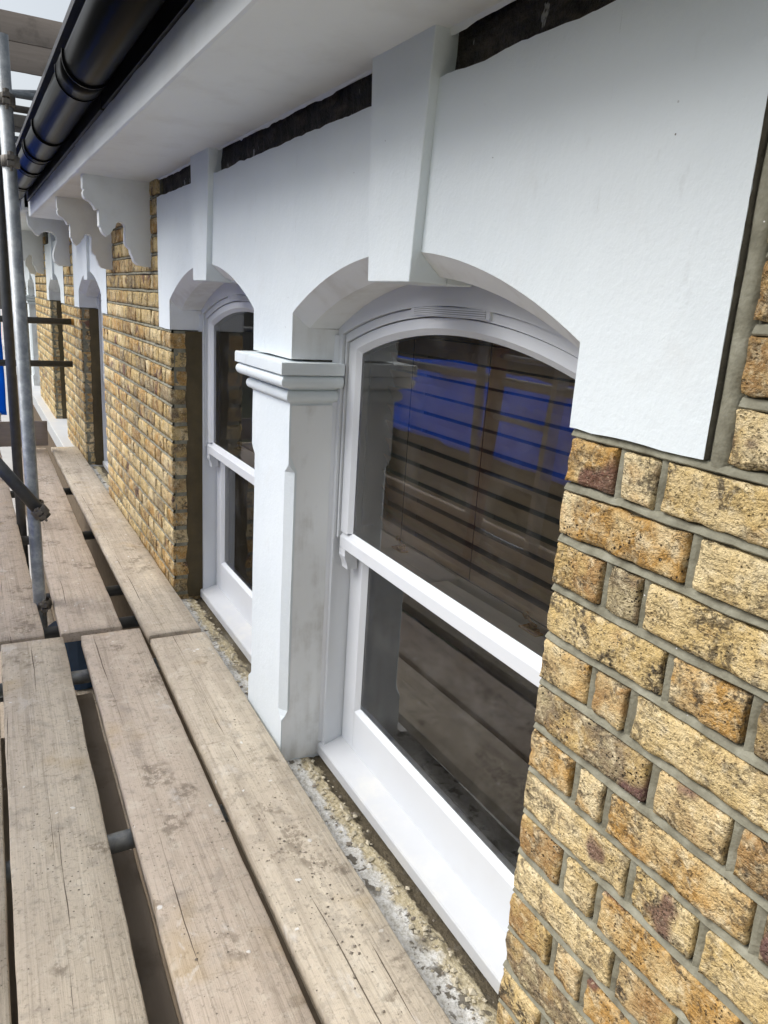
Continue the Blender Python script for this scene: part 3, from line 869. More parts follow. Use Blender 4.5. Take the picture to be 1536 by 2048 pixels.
# pier between second and third window
XA, XB = CEN[1]+HW, CEN[2]-HW
p_l = brick_rects(XA, XB, ZT, 16, XA, 1, 0)
# close the far jamb
p_u = brick_rects(3.362, 4.716, ZT+8*COURSE, 8, 3.362, 1, 1)
def indiv_p(xa, xb, za, zb): return xa < 4.02
wall(house, [(XA+.001, XB-.001, -.30, -.012, Z_GND, Z_ST0-.004), (3.353, 4.724, -.30, -.012, Z_ST0-.004, .90)],
     [(XA+.0015, XB-.0015, -1.36, Z_ST0-.006), (3.356, 4.722, Z_ST0-.01, .5)], p_l+p_u, indiv_p, ZT+8*COURSE, 25,
     lambda xa, xb: -1 if abs(xa-XA) < 1e-6 else (1 if abs(xb-XB) < 1e-6 else 0), lambda x: .019, .0026)
# from third window to the party line, and the neighbour's piers
XC = CEN[2]+HW
f_l = brick_rects(XC, XM, ZT, 16, XC, 1, 0); f_u = brick_rects(6.255, XM, ZT+8*COURSE, 8, 6.255, 1, 1)
never = lambda *a: False
wall(house, [(XC+.001, XM, -.30, -.012, Z_GND, Z_ST0-.004), (6.246, XM, -.30, -.012, Z_ST0-.004, .90)], [(XC, XM, -1.36, Z_ST0-.006), (6.25, XM, Z_ST0, .5)], f_l+f_u, never, ZT+8*COURSE, 25, lambda xa, xb: -1 if abs(xa-XC) < 1e-6 else 0, lambda x: .05, .003)
XD = mir(XC)
g_l = brick_rects(XM+.012, XD, ZT, 16, XD, -1, 0); g_u = brick_rects(XM+.012, mir(6.255), ZT+8*COURSE, 8, mir(6.255), -1, 1)
wall(neigh, [(XM+.003, XD-.001, -.30, -.012, Z_GND, Z_ST0-.004), (XM+.003, mir(6.246), -.30, -.012, Z_ST0-.004, .90)], [(XM+.003, XD, -1.36, Z_ST0-.006), (XM+.003, mir(6.25), Z_ST0, .5)], g_l+g_u, never, ZT+8*COURSE, 25, lambda xa, xb: 1 if abs(xb-XD) < 1e-6 else 0, lambda x: .05, .003)
XE, XF = mir(XB), mir(XA)
h_l = brick_rects(XE, XF, ZT, 16, XE, 1, 0); h_u = brick_rects(mir(4.716), mir(3.362), ZT+8*COURSE, 8, mir(4.716), 1, 1)
wall(neigh, [(XE+.001, XF-.001, -.30, -.012, Z_GND, Z_ST0-.004), (mir(4.724), mir(3.353), -.30, -.012, Z_ST0-.004, .90)], [(XE, XF, -1.36, Z_ST0-.006)], h_l+h_u, never, ZT+8*COURSE, 25, lambda xa, xb: -1 if abs(xa-XE) < 1e-6 else 0, lambda x: .05, .003)
core(mir(X_J), 20, Z_GND, .90, -.012, neigh)
# lintel zones and breast walls under the windows
for c, par in [(c, house) for c in CEN]+[(c, neigh) for c in NC]:
    core(c-HW-.001, c+HW+.001, .162, .90, -.055, par, 'lintel_core', -.30)
    core(c-HW-.001, c+HW+.001, Z_GND, Z_LEDGE-.03, -.02, par, 'breast_wall', -.30)
core(1.835, 2.094, -.15, .90, -.055, house, 'lintel_core', -.30); core(mir(2.094), mir(1.835), -.15, .90, -.055, neigh, 'lintel_core', -.30)
for a, b, par in ((.55, .80, house), (3.12, 3.36, house), (4.72, 4.96, house), (5.95, 6.25, house)):
    pass
# brown sealing mortar inside the brick jambs
def brown(x, sx, par):
    mb = MB(); rows = []
    for k in range(40):
        z = Z_LEDGE+.01+(Z_ST0-.004-Z_LEDGE-.01)*k/39
        e = -.060+.010*nz(z*13, x, 2)+.006*nz(z*50, x, 4)
        rows.append([(x+sx*.0008, e, z), (x-sx*.0075, e-.010, z), (x-sx*.011+.002*nz(z*20, x, 1), -.095, z), (x-sx*.012, -.128, z)])
    mb.strip(rows)
    return hp(obj('jamb_mortar', mb, MAT['brownm'], smooth=True), par)
for x, sx, par in ((XA, 1, house), (XC, 1, house), (X_J, -1, house), (XB, -1, house), (XD, -1, neigh), (mir(XB), 1, neigh)): brown(x, sx, par)

# ------------------------------------------------------------------ ledges under the windows
def ledge(x0, x1, par, seed):
    mb = MB(); nx = int((x1-x0)/.006); ny = 26; rows = []
    for k in range(nx+1):
        x = x0+(x1-x0)*k/nx; row = []
        for q in range(ny+1):
            y = .045-.185*q/ny
            rough = 1 if -.095 < y < -.015 else .35
            h_ = .0045*fbm(x*24+seed, y*34, 1)+.004*max(0, nz(x*55, y*55, seed))+.002*nz(x*130, y*130, seed)
            z = Z_LEDGE+h_*rough
            e = -.088+.010*nz(x*9, seed, 2)+.006*nz(x*31, seed, 5)
            if y < e: z = Z_LEDGE-.004-.006*min(1, (e-y)/.02)+.0016*nz(x*60, y*60, 3)
            if y < -.108: z += .004
            row.append((x, y, z))
        rows.append(row)
    mb.strip(rows)
    mb.box(x0, x1, -.15, .044, Z_LEDGE-.11, Z_LEDGE-.013)
    return hp(obj('stone_ledge', mb, MAT['ledge'], smooth=True), par)
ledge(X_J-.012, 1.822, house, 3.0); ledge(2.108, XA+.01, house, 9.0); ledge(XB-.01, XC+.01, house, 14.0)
mb = MB().box(XA-.01, XB+.01, -.02, .052, Z_LEDGE-.12, Z_LEDGE-.004).box(-1.2, X_J+.01, -.02, .030, Z_LEDGE-.12, Z_LEDGE-.05).box(1.80, 2.12, -.02, .052, Z_LEDGE-.12, Z_LEDGE-.035)
hp(obj('string_course', mb, MAT['reveal'], bev=.004), house)
mb = MB().box(XC-.01, 20, -.12, .085, Z_LEDGE-.11, Z_LEDGE+.012)
hp(obj('string_course', mb, MAT['sillmat'], bev=.006), neigh)
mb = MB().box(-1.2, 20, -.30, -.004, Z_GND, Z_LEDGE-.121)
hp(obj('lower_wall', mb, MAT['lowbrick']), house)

# ------------------------------------------------------------------ eaves
X_END = 6.05
def slab(name, x0, x1, y0, y1, z0, z1, mat, par=house, bev=.002):
    return hp(obj(name, MB().box(x0, x1, y0, y1, z0, z1), mat, bev=bev), par)
# soffit as a softly uneven painted sheet
mb = MB(); rows = []
for k in range(101):
    x = -1.2+(X_END+1.2)*k/100
    rows.append([(x, -.02+.296*q/5, Z_SOF+.0015*nz(x*3, q*.7, 1)+.0012*nz(x*11, q*1.3, 6)) for q in range(6)])
mb.strip(rows); hp(obj('soffit', mb, MAT['soffit'], smooth=True, fixn=False), house)
for x0, x1, dy in ((-1.2, 3.444, 0), (3.448, X_END, -.0025)):
    mb = MB(); n = int((x1-x0)/.05); rows = []
    for k in range(n+1):
        x = x0+(x1-x0)*k/n; d = .0016*nz(x*4, 2, 2)+dy; e = .003*nz(x*7, 8, 1)+.0022*nz(x*31, 3, 1)
        zb = Z_SOF-.002+.0025*nz(x*2.3, 4, 4)
        rows.append([(x, .270, zb+.001), (x, .291+d, zb), (x, .2955+d, zb+.004), (x, .2965+d, Z_SOF+.05), (x, .2955+d, .5365+e), (x, .27, .5375+e)])
    mb.strip(rows); mb.f.append(tuple(range(5, -1, -1))); m_ = len(mb.v); mb.f.append(tuple(range(m_-6, m_)))
    hp(obj('fascia', mb, MAT['soffit'], smooth=False), house)
for x0, x1, dy, dz in ((-1.2, 1.46, .004, -.004), (1.462, 2.72, 0, .0), (2.722, 4.6, .004, -.004), (4.602, X_END-.03, 0, .002)):
    slab('eaves_board', x0, x1, .255, .303+dy, .5385+dz+.001, .68, MAT['blackboard'], bev=.0015)
# gutter
GY, GZ, GR = .377, .594, .063
def gutter_arc(r_, n=20, a0=PI, a1=2*PI): return [(GY+r_*math.cos(a0+(a1-a0)*k/n), GZ+r_*math.sin(a0+(a1-a0)*k/n)) for k in range(n+1)]
def gsec(x0, x1, r0, r1, top=.012):
    mb = MB(); o_ = gutter_arc(r1); i_ = gutter_arc(r0)
    o_ = [(o_[0][0], GZ+top)]+o_+[(o_[-1][0], GZ+top)]; i_ = [(i_[0][0], GZ+top)]+i_+[(i_[-1][0], GZ+top)]
    poly = o_+i_[::-1]; n = len(poly); i = len(mb.v)
    for p in poly: mb.vert((x0, *p))
    for p in poly: mb.vert((x1, *p))
    for k in range(n): mb.f.append((i+k, i+(k+1) % n, i+n+(k+1) % n, i+n+k))
    h_ = len(o_)
    for e in (i, i+n):
        for k in range(h_-1): mb.f.append((e+k, e+k+1, e+n-2-k, e+n-1-k))
    return mb
gut = hp(obj('gutter', gsec(-1.2, 5.9, GR-.003, GR), MAT['gutter'], smooth=False), house)
gut.data.polygons.foreach_set('use_smooth', [len(p.vertices) == 4 and abs(p.normal.x) < .5 for p in gut.data.polygons])
def gchild(name, mb):
    o = obj(name, mb, MAT['gutter']); o.data.polygons.foreach_set('use_smooth', [abs(p.normal.x) < .5 for p in o.data.polygons])
    o.parent = gut; o.matrix_parent_inverse = gut.matrix_parent_inverse.inverted() if False else Matrix.Identity(4)
    return o
for xa, xb in ((1.28, 1.36), (2.42, 2.61), (3.48, 3.52), (3.96, 4.06), (4.46, 4.56), (5.2, 5.3)):
    if xb-xa > .05:
        u = gsec(xa, xb, GR, GR+.0035, .016)
        for x in (xa, xb-.012): 
            l_ = gsec(x, x+.012, GR+.0034, GR+.0058, .018); b0 = len(u.v); u.v += l_.v; u.r += l_.r; u.f += [tuple(q+b0 for q in f) for f in l_.f]
        gchild('gutter_union', u)
    else: gchild('gutter_clip', gsec(xa, xa+.018, GR, GR+.006, .018))
# end cap and rag at the far end
gchild('gutter_end_cap', MB().px(gutter_arc(GR+.002)+[(GY+GR, GZ+.012), (GY-GR, GZ+.012)], 5.9, 5.906))
# roof above
mb = MB().px([(.42, .70), (.42, .72), (-3.2, 3.0), (-3.2, 2.97), (.26, .685)], -1.2, X_END)
hp(obj('roof', mb, MAT['slate']), house)
slab('eaves_closer', -1.2, X_END, -.30, .26, Z_SOF+.012, .66, MAT['room'], bev=0)
# neighbour's eaves, a little higher
NZ_S = .500
slab('soffit', X_END+.22, 20, -.02, .30, NZ_S, NZ_S+.02, MAT['soffit'], neigh)
slab('fascia', X_END+.22, 20, .301, .322, NZ_S-.002, NZ_S+.11, MAT['soffit'], neigh)
slab('gutter', X_END+.20, 20, .323, .43, NZ_S+.06, NZ_S+.14, MAT['gutter'], neigh, .02)
mb = MB().px([(.44, .66), (.44, .69), (-3.2, 3.0), (-3.2, 2.97), (.26, .65)], X_END+.2, 20)
hp(obj('roof', mb, MAT['slate']), neigh)
# brackets
BR = [(0.267, Z_SOF+.003), (0.268, 0.388), (.262, .383), (0.268, 0.374), (0.267, 0.362), (0.260, 0.349), (0.241, 0.34), (0.228, 0.325), (0.222, 0.310), (0.209, 0.311), (0.209, 0.248), (0.203, 0.243), (0.201, .232), (0.193, 0.219), (0.179, 0.208), (0.165, 0.220), (0.156, .233), (0.153, 0.243), (0.145, 0.245), (0.139, 0.264), (0.128, 0.272), (0.115, 0.271), (0.107, 0.264), (0.103, 0.252), (0.105, 0.225), (0.106, 0.192), (0.101, 0.179), (0.086, 0.167), (0.084, 0.152), (0.077, 0.138), (0.070, 0.117), (0.056, 0.104), (0.026, 0.1), (-.012, 0.099), (-.012, Z_SOF+.003)]
SB = [(0.281, NZ_S), (0.277, 0.416), (0.228, 0.354), (0.210, 0.345), (.200, .348), (0.186, 0.368), (0.155, 0.382), (0.115, 0.377), (0.095, 0.360), (.086, .338), (0.088, 0.312), (0.105, 0.258), (.113, .225), (0.114, 0.199), (0.106, 0.166), (0.074, 0.143), (-.012, 0.144), (-.012, NZ_S)]
def bracket(x, prof, par, th=.050, z_off=0):
    o = hp(obj('eaves_bracket', MB().px([(a, b+(z_off if b < .44 else z_off)) for a, b in prof], x, x+th), MAT['soffit'], bev=.003), par)
    return o
for x in (3.50, 4.50): bracket(x, BR, house)
bracket(6.42, SB, neigh, .11)
for x in (mir(4.50)-.05, mir(3.50)-.05): bracket(x, [(a, b if b < .44 else NZ_S) for a, b in BR], neigh)
# small carved drop set into the bracket (separate paint line)
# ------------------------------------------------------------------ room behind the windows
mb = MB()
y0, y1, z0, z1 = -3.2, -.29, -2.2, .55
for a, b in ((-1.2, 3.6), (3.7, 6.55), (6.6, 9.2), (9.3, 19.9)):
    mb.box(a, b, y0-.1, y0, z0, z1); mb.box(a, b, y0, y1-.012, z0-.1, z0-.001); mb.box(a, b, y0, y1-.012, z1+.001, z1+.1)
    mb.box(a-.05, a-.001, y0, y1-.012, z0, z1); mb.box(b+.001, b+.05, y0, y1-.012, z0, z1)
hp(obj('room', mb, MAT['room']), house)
for c in CEN[:2]:
    hp(obj('window_board', MB().box(c-.56, c+.56, -.50, -.302, -1.20, -1.17), MAT['innerboard'], bev=.004), house)
    for s in (-1, 1):
        hp(obj('window_lining', MB().box(min(c+s*.545, c+s*.60), max(c+s*.545, c+s*.60), -.42, -.302, -1.17, .14), MAT['innerboard'], bev=.003), house)

# ------------------------------------------------------------------ venetian blind
def blind(c, z0, z1, label):
    t = empty('venetian_blind', (c, -.277, z1)); tag(t, label, 'blind')
    n = int((z0-z1)/.0458)
    sl = MB(); sl.prism([(-.024, 0), (-.012, .0032), (0, .0042), (.012, .0032), (.024, 0), (.012, .0010), (0, .0020), (-.012, .0010)], lambda a, b: (-.515, a, b), lambda a, b: (.515, a, b))
    me = sl.mesh('slat', MAT['blind'])
    for k in range(n):
        o = link('slat', me, t, loc=(0, random.uniform(-.001, .001), (z0-z1)-k*.0458), rot=(math.radians(64+random.uniform(-1.5, 1.5)), math.radians(random.uniform(-.15, .15)), 0))
    obj('bottom_rail', MB().box(-.515, .515, -.02, .02, -.012, .012), MAT['blind'], t, bev=.003)
    for x in (-.3, .02, .34):
        obj('ladder_cord', MB().box(x-.0008, x+.0008, .0262, .0276, 0, z0-z1), MAT['cord'], t)
        obj('ladder_cord', MB().box(x-.0008, x+.0008, -.0276, -.0262, 0, z0-z1), MAT['cord'], t)
    return t
blind(CEN[0], .0, -.90, 'dark brown slatted blind hanging behind the nearest arched window')

# ------------------------------------------------------------------ scaffold boards
def board(name_label, x0, x1, ya, yb, ang, group, zt=Z_BRD, cat='plank', th=.036, mat='board', name='scaffold_board', seed=0):
    """top surface with worn edges; local x along the board"""
    mb = MB(); L = x1-x0; W = yb-ya; n = max(8, int(L/.05)); rows = []
    for k in range(n+1):
        x = L*k/n
        e0 = .0025*nz(x*5, seed, 1)+.0016*nz(x*33, seed, 2)-.004*max(0, nz(x*9, seed, 5)-.45); e1 = .0025*nz(x*5, seed, 7)+.0016*nz(x*33, seed, 9)+.004*max(0, nz(x*8, seed, 6)-.45)
        ex = 0
        wz = lambda v: .0012*nz(x*2.2, v*9, seed)
        rows.append([(x, 0+e0*.0, -th), (x, e0, -th*.5), (x, e0+.0006, -.0035), (x, e0+.004, wz(0)), (x, W*.35, wz(.35)), (x, W*.7, wz(.7)), (x, W-e1-.004, wz(1)), (x, W-e1-.0006, -.0035), (x, W-e1, -th*.5), (x, W, -th)])
    for r_ in rows: r_.append(r_[0])
    mb.strip(rows)
    m_ = len(rows[0])
    mb.f.append(tuple(range(m_-2, -1, -1))); s0 = len(mb.v)-m_; mb.f.append(tuple(range(s0, s0+m_-1)))
    o = obj(name, mb, MAT[mat], smooth=False, loc=(x0, ya, zt), rot=(0, 0, ang))
    o.data.polygons.foreach_set('use_smooth', [len(p.vertices) == 4 for p in o.data.polygons])
    tag(o, name_label, cat, group)
    return o
GB = 'boards of the working platform'
A1 = -.020
# near length (local origin at the near end)
board('pale scaffold board at the left edge of the picture, nearest length', -.7, 2.80, .780, .995, A1, GB, seed=1)
board('pale scaffold board with orange spot, second in from the outside', -.7, 2.776, -.006+.768-.2005, -.006+.768+.007, A1, GB, seed=2)
board('central scaffold board with one long crack and yellowish stain', -.7, 2.757, .291, .503, A1, GB, seed=3)
board('pinkish scaffold board beside the crumbling window ledge', -.7, 2.640, .066, .271, A1, GB, seed=4)
board('outermost near scaffold board, by the blue sheet', -.7, 2.81, 1.008, 1.238, -.008, GB, seed=5)
# far length
board('far scaffold board left of the upright tube, with brown leaf mark', 2.805, 6.40, .553, .768, .004, GB, seed=6)
board('far scaffold board between the two long gaps, with yellow stain', 2.797, 6.42, .497-.218, .497, -.010, GB, seed=7)
board('far scaffold board hugging the brick pier', 2.674, 6.44, .006, .204, .0005, GB, seed=8)
board('outermost far scaffold board, by the blue sheet', 2.815, 6.4, .79, 1.0, .002, GB, seed=9)
board('far scaffold board next to the outer edge, reflected in the near window', 2.81, 6.4, 1.015, 1.23, .001, GB, seed=10)
# plank slung under the platform
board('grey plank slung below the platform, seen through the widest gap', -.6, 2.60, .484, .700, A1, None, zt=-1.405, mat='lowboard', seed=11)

board('added grey plank below the platform, put in to darken the leftmost gap', -.6, 2.5, .73, .95, A1, None, zt=-1.46, mat='lowboard', seed=12)  # plank added to block the bright ground showing through the gap
# ------------------------------------------------------------------ scaffold tubes
TR = .0238
def tube(name, p0, p1, label, group=None, mat='steel', r_=TR, cat='tube'):
    p0 = Vector(p0); p1 = Vector(p1); d = p1-p0
    mb = MB(); L = d.length
    n = 20; i = 0
    for z in (0, L):
        for rr in (r_, r_-.0035):
            for k in range(n): mb.vert((rr*math.cos(2*PI*k/n), rr*math.sin(2*PI*k/n), z))
    for k in range(n):
        q = (k+1) % n
        mb.f += [(k, q, 2*n+q, 2*n+k), (n+q, n+k, 3*n+k, 3*n+q), (q, k, n+k, n+q), (2*n+k, 2*n+q, 3*n+q, 3*n+k)]
    o = obj(name, mb, MAT[mat], fixn=True, loc=p0)
    o.data.polygons.foreach_set('use_smooth', [abs(p.normal.z) < .5 for p in o.data.polygons])
    o.rotation_euler = d.to_track_quat('Z', 'Y').to_euler()
    tag(o, label, cat, group); return o
tube('scaffold_standard', (3.15, .528, Z_GND), (3.15, .552, .80), 'upright steel scaffold tube with white paint blotch, nearest of the uprights', 'scaffold uprights')
tube('scaffold_standard', (4.32, .545, Z_GND), (4.32, .537, 3.0), 'darker upright scaffold tube just behind the nearest upright', 'scaffold uprights', 'darksteel')
tube('scaffold_brace', (3.095, .69, -.615), (3.095, .506, -.880), 'short diagonal scaffold brace clamped low on the nearest upright', None, 'darksteel')
GT = 'cross tubes carrying the platform boards'
zt_ = Z_BRD-.036-TR-.001
for x, t_ in ((1.645, 'paint-spattered cross tube in the gap nearest the camera'), (2.545, 'cross tube just this side of the board joint, in the wide gap'), (2.955, 'cross tube just beyond the board joint'), (3.32, 'cross tube at the foot of the nearest upright'), (4.19, 'cross tube in the middle of the far boards'), (5.2, 'farthest cross tube seen between the far boards'), (.4, 'cross tube under the boards below the camera')):
    tube('scaffold_transom', (x+.01, .02 if x > 2.6 else .06, zt_), (x, 1.27, zt_), t_, GT, 'darksteel' if x > 2.6 else 'steel')
tube('scaffold_ledger', (-.7, .66, zt_-2*TR-.004), (6.5, .66, zt_-2*TR-.004), 'long ledger tube running along under the boards', None, 'darksteel')
tube('scaffold_ledger', (3.1, .45, -1.62), (3.1, 1.2, -1.62), 'dark lower tube crossing under the gap by the nearest upright', None, 'darksteel')
# far end guard rails
tube('guard_rail', (6.36, .020, -.265), (6.36, 1.3, -.265), 'upper black end guard tube with ochre tip, against the far bricks', 'end guard tubes', 'darksteel')
tube('guard_rail', (6.37, .022, -.585), (6.37, 1.3, -.585), 'lower black end guard tube stopping short of the far bricks', 'end guard tubes', 'darksteel')
o = obj('tube_cap', MB().tube((6.36, .0195, -.265), (6.36, -.0, -.265), TR*1.05, 16), MAT['orange']); tag(o, 'ochre cap on the upper black end guard tube', 'cap')
tube('upper_tube', (6.37, .06, 1.262), (6.37, 1.3, 1.262), 'bright cross tube below the high boards, upper of the pair', 'upper lift tubes')
tube('upper_tube', (6.44, .06, 1.183), (6.44, 1.3, 1.183), 'mossy cross tube below the high boards, lower of the pair', 'upper lift tubes', 'coupler')
tube('upper_tube', (6.40, .06, .975), (6.40, 1.3, .975), 'short bright cross tube beside the gutter, lowest on the upper lift', 'upper lift tubes')
tube('upper_tube', (6.9, .10, 1.40), (6.9, .6, 1.33), 'thin distant tube glimpsed under the high boards', 'upper lift tubes')
for x, y in ((6.42, .60), (6.42, 1.27), (3.2, 1.29), (.6, 1.29)):
    tube('scaffold_standard', (x, y, Z_GND), (x, y, 2.6), {(6.42, .60): 'end upright carrying the far guard tubes', (6.42, 1.27): 'outer upright at the far corner of the scaffold', (3.2, 1.29): 'outer upright behind the ladder', (.6, 1.29): 'outer upright beside the camera'}[(x, y)], 'scaffold uprights')
for z in (-.325, 0.25):
    tube('guard_rail', (-.7, 1.32, z), (6.5, 1.32, z), 'outer guard tube under the folded blue sheet' if z < 0 else 'outer guard tube at shoulder height', 'outer guard tubes')
# couplers
def coupler(p, axis, label):
    """band clamp: two half shells, bolt and nut"""
    t = empty('scaffold_coupler', p); tag(t, label, 'coupler', 'scaffold couplers')
    t.rotation_euler = Vector(axis).to_track_quat('Z', 'Y').to_euler()
    mb = MB(); n = 18; R0, R1, h_ = TR+.0005, TR+.007, .021
    for k in range(n):
        a, b = 2*PI*k/n, 2*PI*(k+1)/n
        i = len(mb.v)
        for ang in (a, b):
            for rr, zz in ((R0, -h_), (R1, -h_*.8), (R1, h_*.8), (R0, h_)): mb.vert((rr*math.cos(ang), rr*math.sin(ang), zz))
        for q in range(3): mb.f.append((i+q, i+q+1, i+5+q, i+4+q))
    obj('band', mb, MAT['coupler'], t, smooth=True)
    mb = MB().box(R1-.003, R1+.020, -.012, .012, -.018, -.003).box(R1-.003, R1+.020, -.012, .012, .003, .018)
    obj('flange', mb, MAT['coupler'], t, bev=.002)
    obj('bolt', MB().tube((R1+.010, 0, -.034), (R1+.010, 0, .030), .005, 10).tube((R1+.010, 0, .018), (R1+.010, 0, .028), .0105, 6), MAT['coupler'], t)
    return t
coupler((3.150, .534, -.845), (0, .1, 1), 'rusty coupler where the diagonal brace meets the nearest upright')
coupler((3.098, .524, -.855), (0, .57, .82), 'rusty coupler gripping the end of the diagonal brace')
coupler((3.15, .549, .60), (0, 0, 1), 'pale strap coupler high on the nearest upright, upper one')
coupler((3.15, .547, .405), (0, 0, 1), 'bolted coupler on the nearest upright beside the gutter')
coupler((3.15, .530, -1.262), (0, 0, 1), 'coupler at the foot of the nearest upright, between the boards')
# toe boards and upper boards across the far end
board('brown toe board standing across the far end of the platform', 0, 1.06, 0, .19, 0, None, mat='oldboard', name='toe_board', cat='plank', seed=21)
o = bpy.context.scene.objects['toe_board']; o.rotation_euler = (PI/2, 0, PI/2); o.location = (6.36, .232, -1.214)
o = board('long toe board standing along the outer edge of the platform', 0, 7.0, 0, .2, 0, None, mat='lowboard', name='toe_board', seed=22)
o.rotation_euler = (PI/2, 0, 0); o.location = (-.6, 1.262, Z_BRD+.002)
def upboard(lab, z, seed):
    o = board(lab, 0, 1.65, 0, .178, 0, 'boards of the upper lift', mat='oldboard', name='guard_board', seed=seed)
    o.rotation_euler = (PI/2, 0, PI/2); o.location = (6.40, -.38, z); return o
upboard('weathered upper guard board against the sky, top one of two', 1.590, 31)
upboard('weathered upper guard board against the sky, lower one of two', 1.408, 32)
o = board('weathered upright timber at the top left corner', 0, 1.6, 0, .10, 0, None, mat='oldboard', name='timber_post', th=.05, cat='post', seed=35)
o.rotation_euler = (0, -PI/2, 0); o.location = (3.19, .548, .71)
# stacked blocks on the upper lift by the gutter
mb = MB().box(0, .22, 0, .20, 0, .085)
o = obj('concrete_block', mb, MAT['coupler'], bev=.01, loc=(6.30, .14, 1.04)); tag(o, 'dark mossy block resting on the upper lift tubes beside the gutter', 'block')

# ------------------------------------------------------------------ blue sheets
def sheet(fn, nu, nv, label, name='tarpaulin'):
    mb = MB(); mb.strip([[fn(u/nu, v/nv) for v in range(nv+1)] for u in range(nu+1)])
    o = obj(name, mb, MAT['tarp'], smooth=True, fixn=False)
    s = o.modifiers.new('solid', 'SOLIDIFY'); s.thickness = .002
    return tag(o, label, 'tarpaulin')
def f_outer(u, v):
    x = 1.4+5.0*u; z = -.285-.46*v
    return (x, 1.345+.035*math.sin(x*7+3*nz(x, z*2, 1))*(.4+.6*v)+.03*nz(x*3, z*5, 2)+.05*max(0, .12-v), z+.05*nz(x*1.3, 4, 2)*(1-v)+.02*nz(x*4, v*3, 2))
sheet(f_outer, 160, 24, 'blue sheet draped over the outer guard tube, reflected in the windows')
def f_end(u, v):
    y = .50+.42*u; z = .75-1.75*v
    return (6.50+.03*math.sin(y*22+2*v)+.03*nz(y*4, z*3, 4), y+.012*nz(z*6, 1, 1), z)
sheet(f_end, 40, 50, 'blue sheet hanging across the far end of the scaffold')
# white rag on the far end
mb = MB(); 
mb.strip([[(6.30+.02*nz(u*.9, v*.8, 1), .55+.045*u/3+.02*nz(u, v, 3), -1.01+.045*v/3+.02*nz(v*2, u, 5)) for v in range(5)] for u in range(5)])
o = obj('rag', mb, MAT['soffit'], smooth=True); s_ = o.modifiers.new('s', 'SOLIDIFY'); s_.thickness = .012; tag(o, 'small white rag lying over the far toe board', 'rag')

# ------------------------------------------------------------------ ladder (seen only in the glass)
lad = empty('ladder', (2.83, 1.22, Z_BRD)); tag(lad, 'red-brown and aluminium ladder standing on the platform, reflected in the near window', 'ladder')
for x, mt in ((2.60, 'alu'), (3.06, 'redwood')):
    o = obj('stile', MB().box(-.018, .018, -.035, .035, 0, 2.7), MAT[mt], lad, bev=.004, loc=(x-2.83, 0, 0), rot=(math.radians(-4), 0, 0))
for k in range(9):
    z = .16+.295*k
    obj('rung', MB().tube((-.215, z*math.tan(math.radians(4)), z), (.212, z*math.tan(math.radians(4)), z), .014, 10), MAT['alu'], lad)

# ------------------------------------------------------------------ things under the platform
mb = MB()
mb.tube((0, 0, 0), (0, 0, .34), .13, 20, .17)
o = obj('plastic_tub', mb, MAT['bluetub'], loc=(4.35, .28, -2.25)); tag(o, 'dark blue plastic tub below the platform, glimpsed in the gap', 'tub')
for k in range(3):
    board(('lower lift board nearest the wall', 'middle lower lift board', 'outer lower lift board')[k]+', seen through the platform gaps', 2.9, 6.2, .10+.235*k, .315+.235*k, 0, 'boards of the lower lift', zt=-2.26 if k < 2 else -2.265, mat='board', seed=40+k)
tube('scaffold_transom', (3.5, .04, -2.32), (3.5, 1.27, -2.32), 'lower lift cross tube under the near ends of the lower boards', 'lower lift tubes', 'darksteel')
tube('scaffold_transom', (5.8, .04, -2.32), (5.8, 1.27, -2.32), 'lower lift cross tube under the far ends of the lower boards', 'lower lift tubes', 'darksteel')

# ------------------------------------------------------------------ crumbs of mortar
def crumbs(name, pts, label):
    mb = MB()
    for (x, y, z, s_) in pts:
        i = len(mb.v); a = random.random()*6
        P = [(1, 0, 0), (0, 1, 0), (-1, 0, 0), (0, -1, 0), (0, 0, .7), (.5, .5, .5), (-.5, .5, .45), (0, 0, -.4)]
        for p in [(math.cos(a), math.sin(a), 0), (math.cos(a+1.4), math.sin(a+1.4), 0), (math.cos(a+3), math.sin(a+3), 0), (math.cos(a+4.6), math.sin(a+4.6), 0), (0, 0, .75), (0, 0, -.3)]:
            f = s_*random.uniform(.6, 1.2); mb.vert((x+p[0]*f, y+p[1]*f, z+p[2]*f*.8))
        for k in range(4): mb.f += [(i+k, i+(k+1) % 4, i+4), (i+(k+1) % 4, i+k, i+5)]
    o = obj(name, mb, MAT['crumb'], fixn=False); return tag(o, label, 'crumbs', kind='stuff')
pts = []
for c0, c1 in ((X_J, 1.80), (2.13, XA)):
    for k in range(55):
        pts.append((random.uniform(c0, c1), random.uniform(-.10, -.03), Z_LEDGE+.004, random.choice((.002, .003, .003, .005, .008))))
crumbs('mortar_crumbs', pts, 'dry mortar crumbs scattered over the window ledges')
pts = []
for c0, c1 in ((X_J, 1.80), (2.13, XA)):
    for k in range(150):
        pts.append((random.uniform(c0, c1), random.gauss(-.062, .016), Z_LEDGE+.003, random.choice((.003, .004, .005, .007, .010))))
pts = [p for p in pts if -.1 < p[1] < -.02]
o = crumbs('plaster_flakes', pts, 'cream plaster flakes and lumps lying along the window ledges'); o.data.materials[0] = MAT['flake']
pts = []
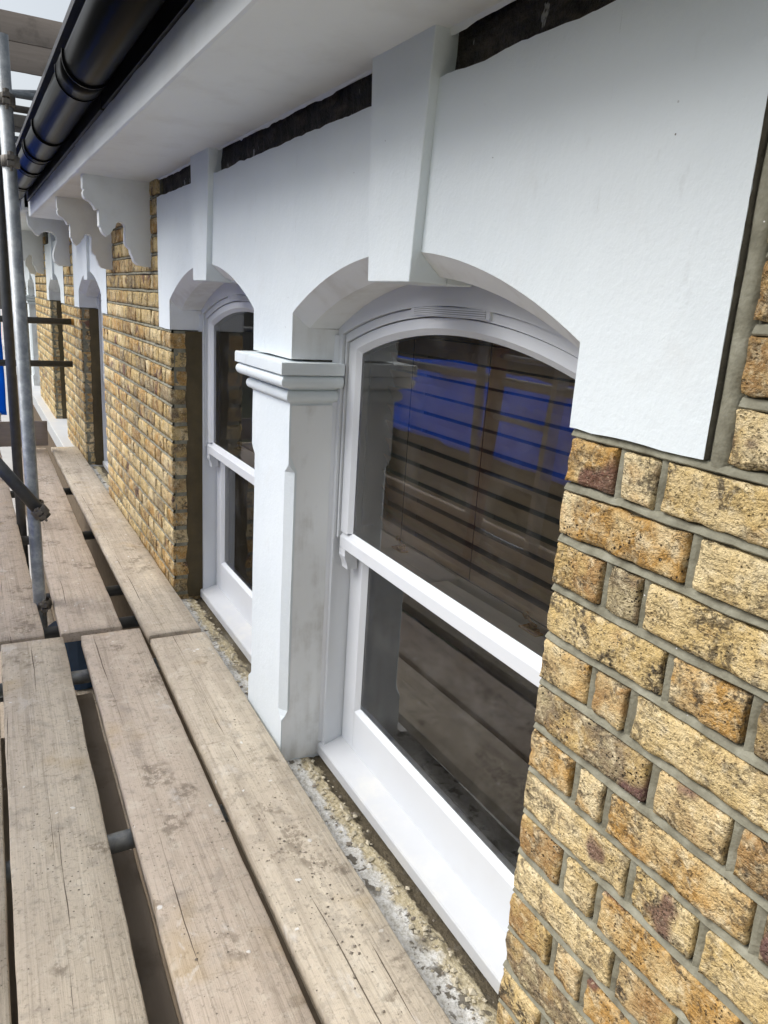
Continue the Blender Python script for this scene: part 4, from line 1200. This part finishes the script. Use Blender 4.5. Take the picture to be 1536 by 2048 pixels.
for k in range(260):
    x = random.uniform(.7, 2.6)
    if random.random() < .6: x, y = random.gauss(1.25, .28), random.gauss(.12, .045)
    else: y = random.uniform(.05, .75)
    if not (.045 < y-(-.02*(x-1.2)) < .75) : continue
    pts.append((x, y, Z_BRD+.001, random.choice((.0012, .0016, .002, .002, .003, .0045))))
crumbs('mortar_crumbs', pts, 'brown mortar crumbs and grit scattered on the near scaffold boards')

# ------------------------------------------------------------------ across the gardens (seen in the glass)
opp = empty('terraced_house', (25, 13, Z_GND)); tag(opp, 'dark brick terrace across the gardens, seen only as a reflection', 'house')
def op(o): o.parent = opp; o.matrix_parent_inverse = Matrix.Translation(-Vector(opp.location)); return o
op(obj('wall', MB().box(-2, 62, 13, 19, Z_GND, 2.0), MAT['opp']))
op(obj('roof', MB().px([(12.6, 2.0), (16, 4.4), (19.4, 2.0)], -2, 62), MAT['slate']))
for k in range(14):
    for z in (-3.4, -.6):
        f = op(obj('window', MB().box(k*4.4-.5, k*4.4+.6, 12.93, 12.985, z, z+1.6), MAT['darkglass']))
# bare tree in the gardens
random.seed(21)
def tree(base, h_, label):
    t = empty('bare_tree', base); tag(t, label, 'tree', 'bare trees in the gardens')
    trunk = MB(); tw = MB()
    def grow(mb, p, d, l_, r_, depth):
        q = p+d*l_; mb.tube(p, q, r_, 7, r_*.72, cap=False)
        if depth == 0: return
        for _ in range(3):
            nd = (d+Vector((random.uniform(-.8, .8), random.uniform(-.8, .8), random.uniform(-.15, .6)))*.75).normalized()
            grow(tw, q, nd, l_*random.uniform(.6, .85), r_*.6, depth-1)
    grow(trunk, Vector((0, 0, 0)), Vector((.05, 0, 1)), h_*.32, h_*.022, 5)
    obj('trunk', trunk, MAT['bark'], t, smooth=True, fixn=False); obj('crown', tw, MAT['bark'], t, smooth=True, fixn=False)
for x, y, h_, l_ in ((13, 7.5, 6.5, 'bare garden tree reflected above the blue sheet, nearer one'), (21, 9.5, 7.5, 'bare garden tree reflected above the blue sheet, farther one')): tree((x, y, Z_GND), h_, l_)
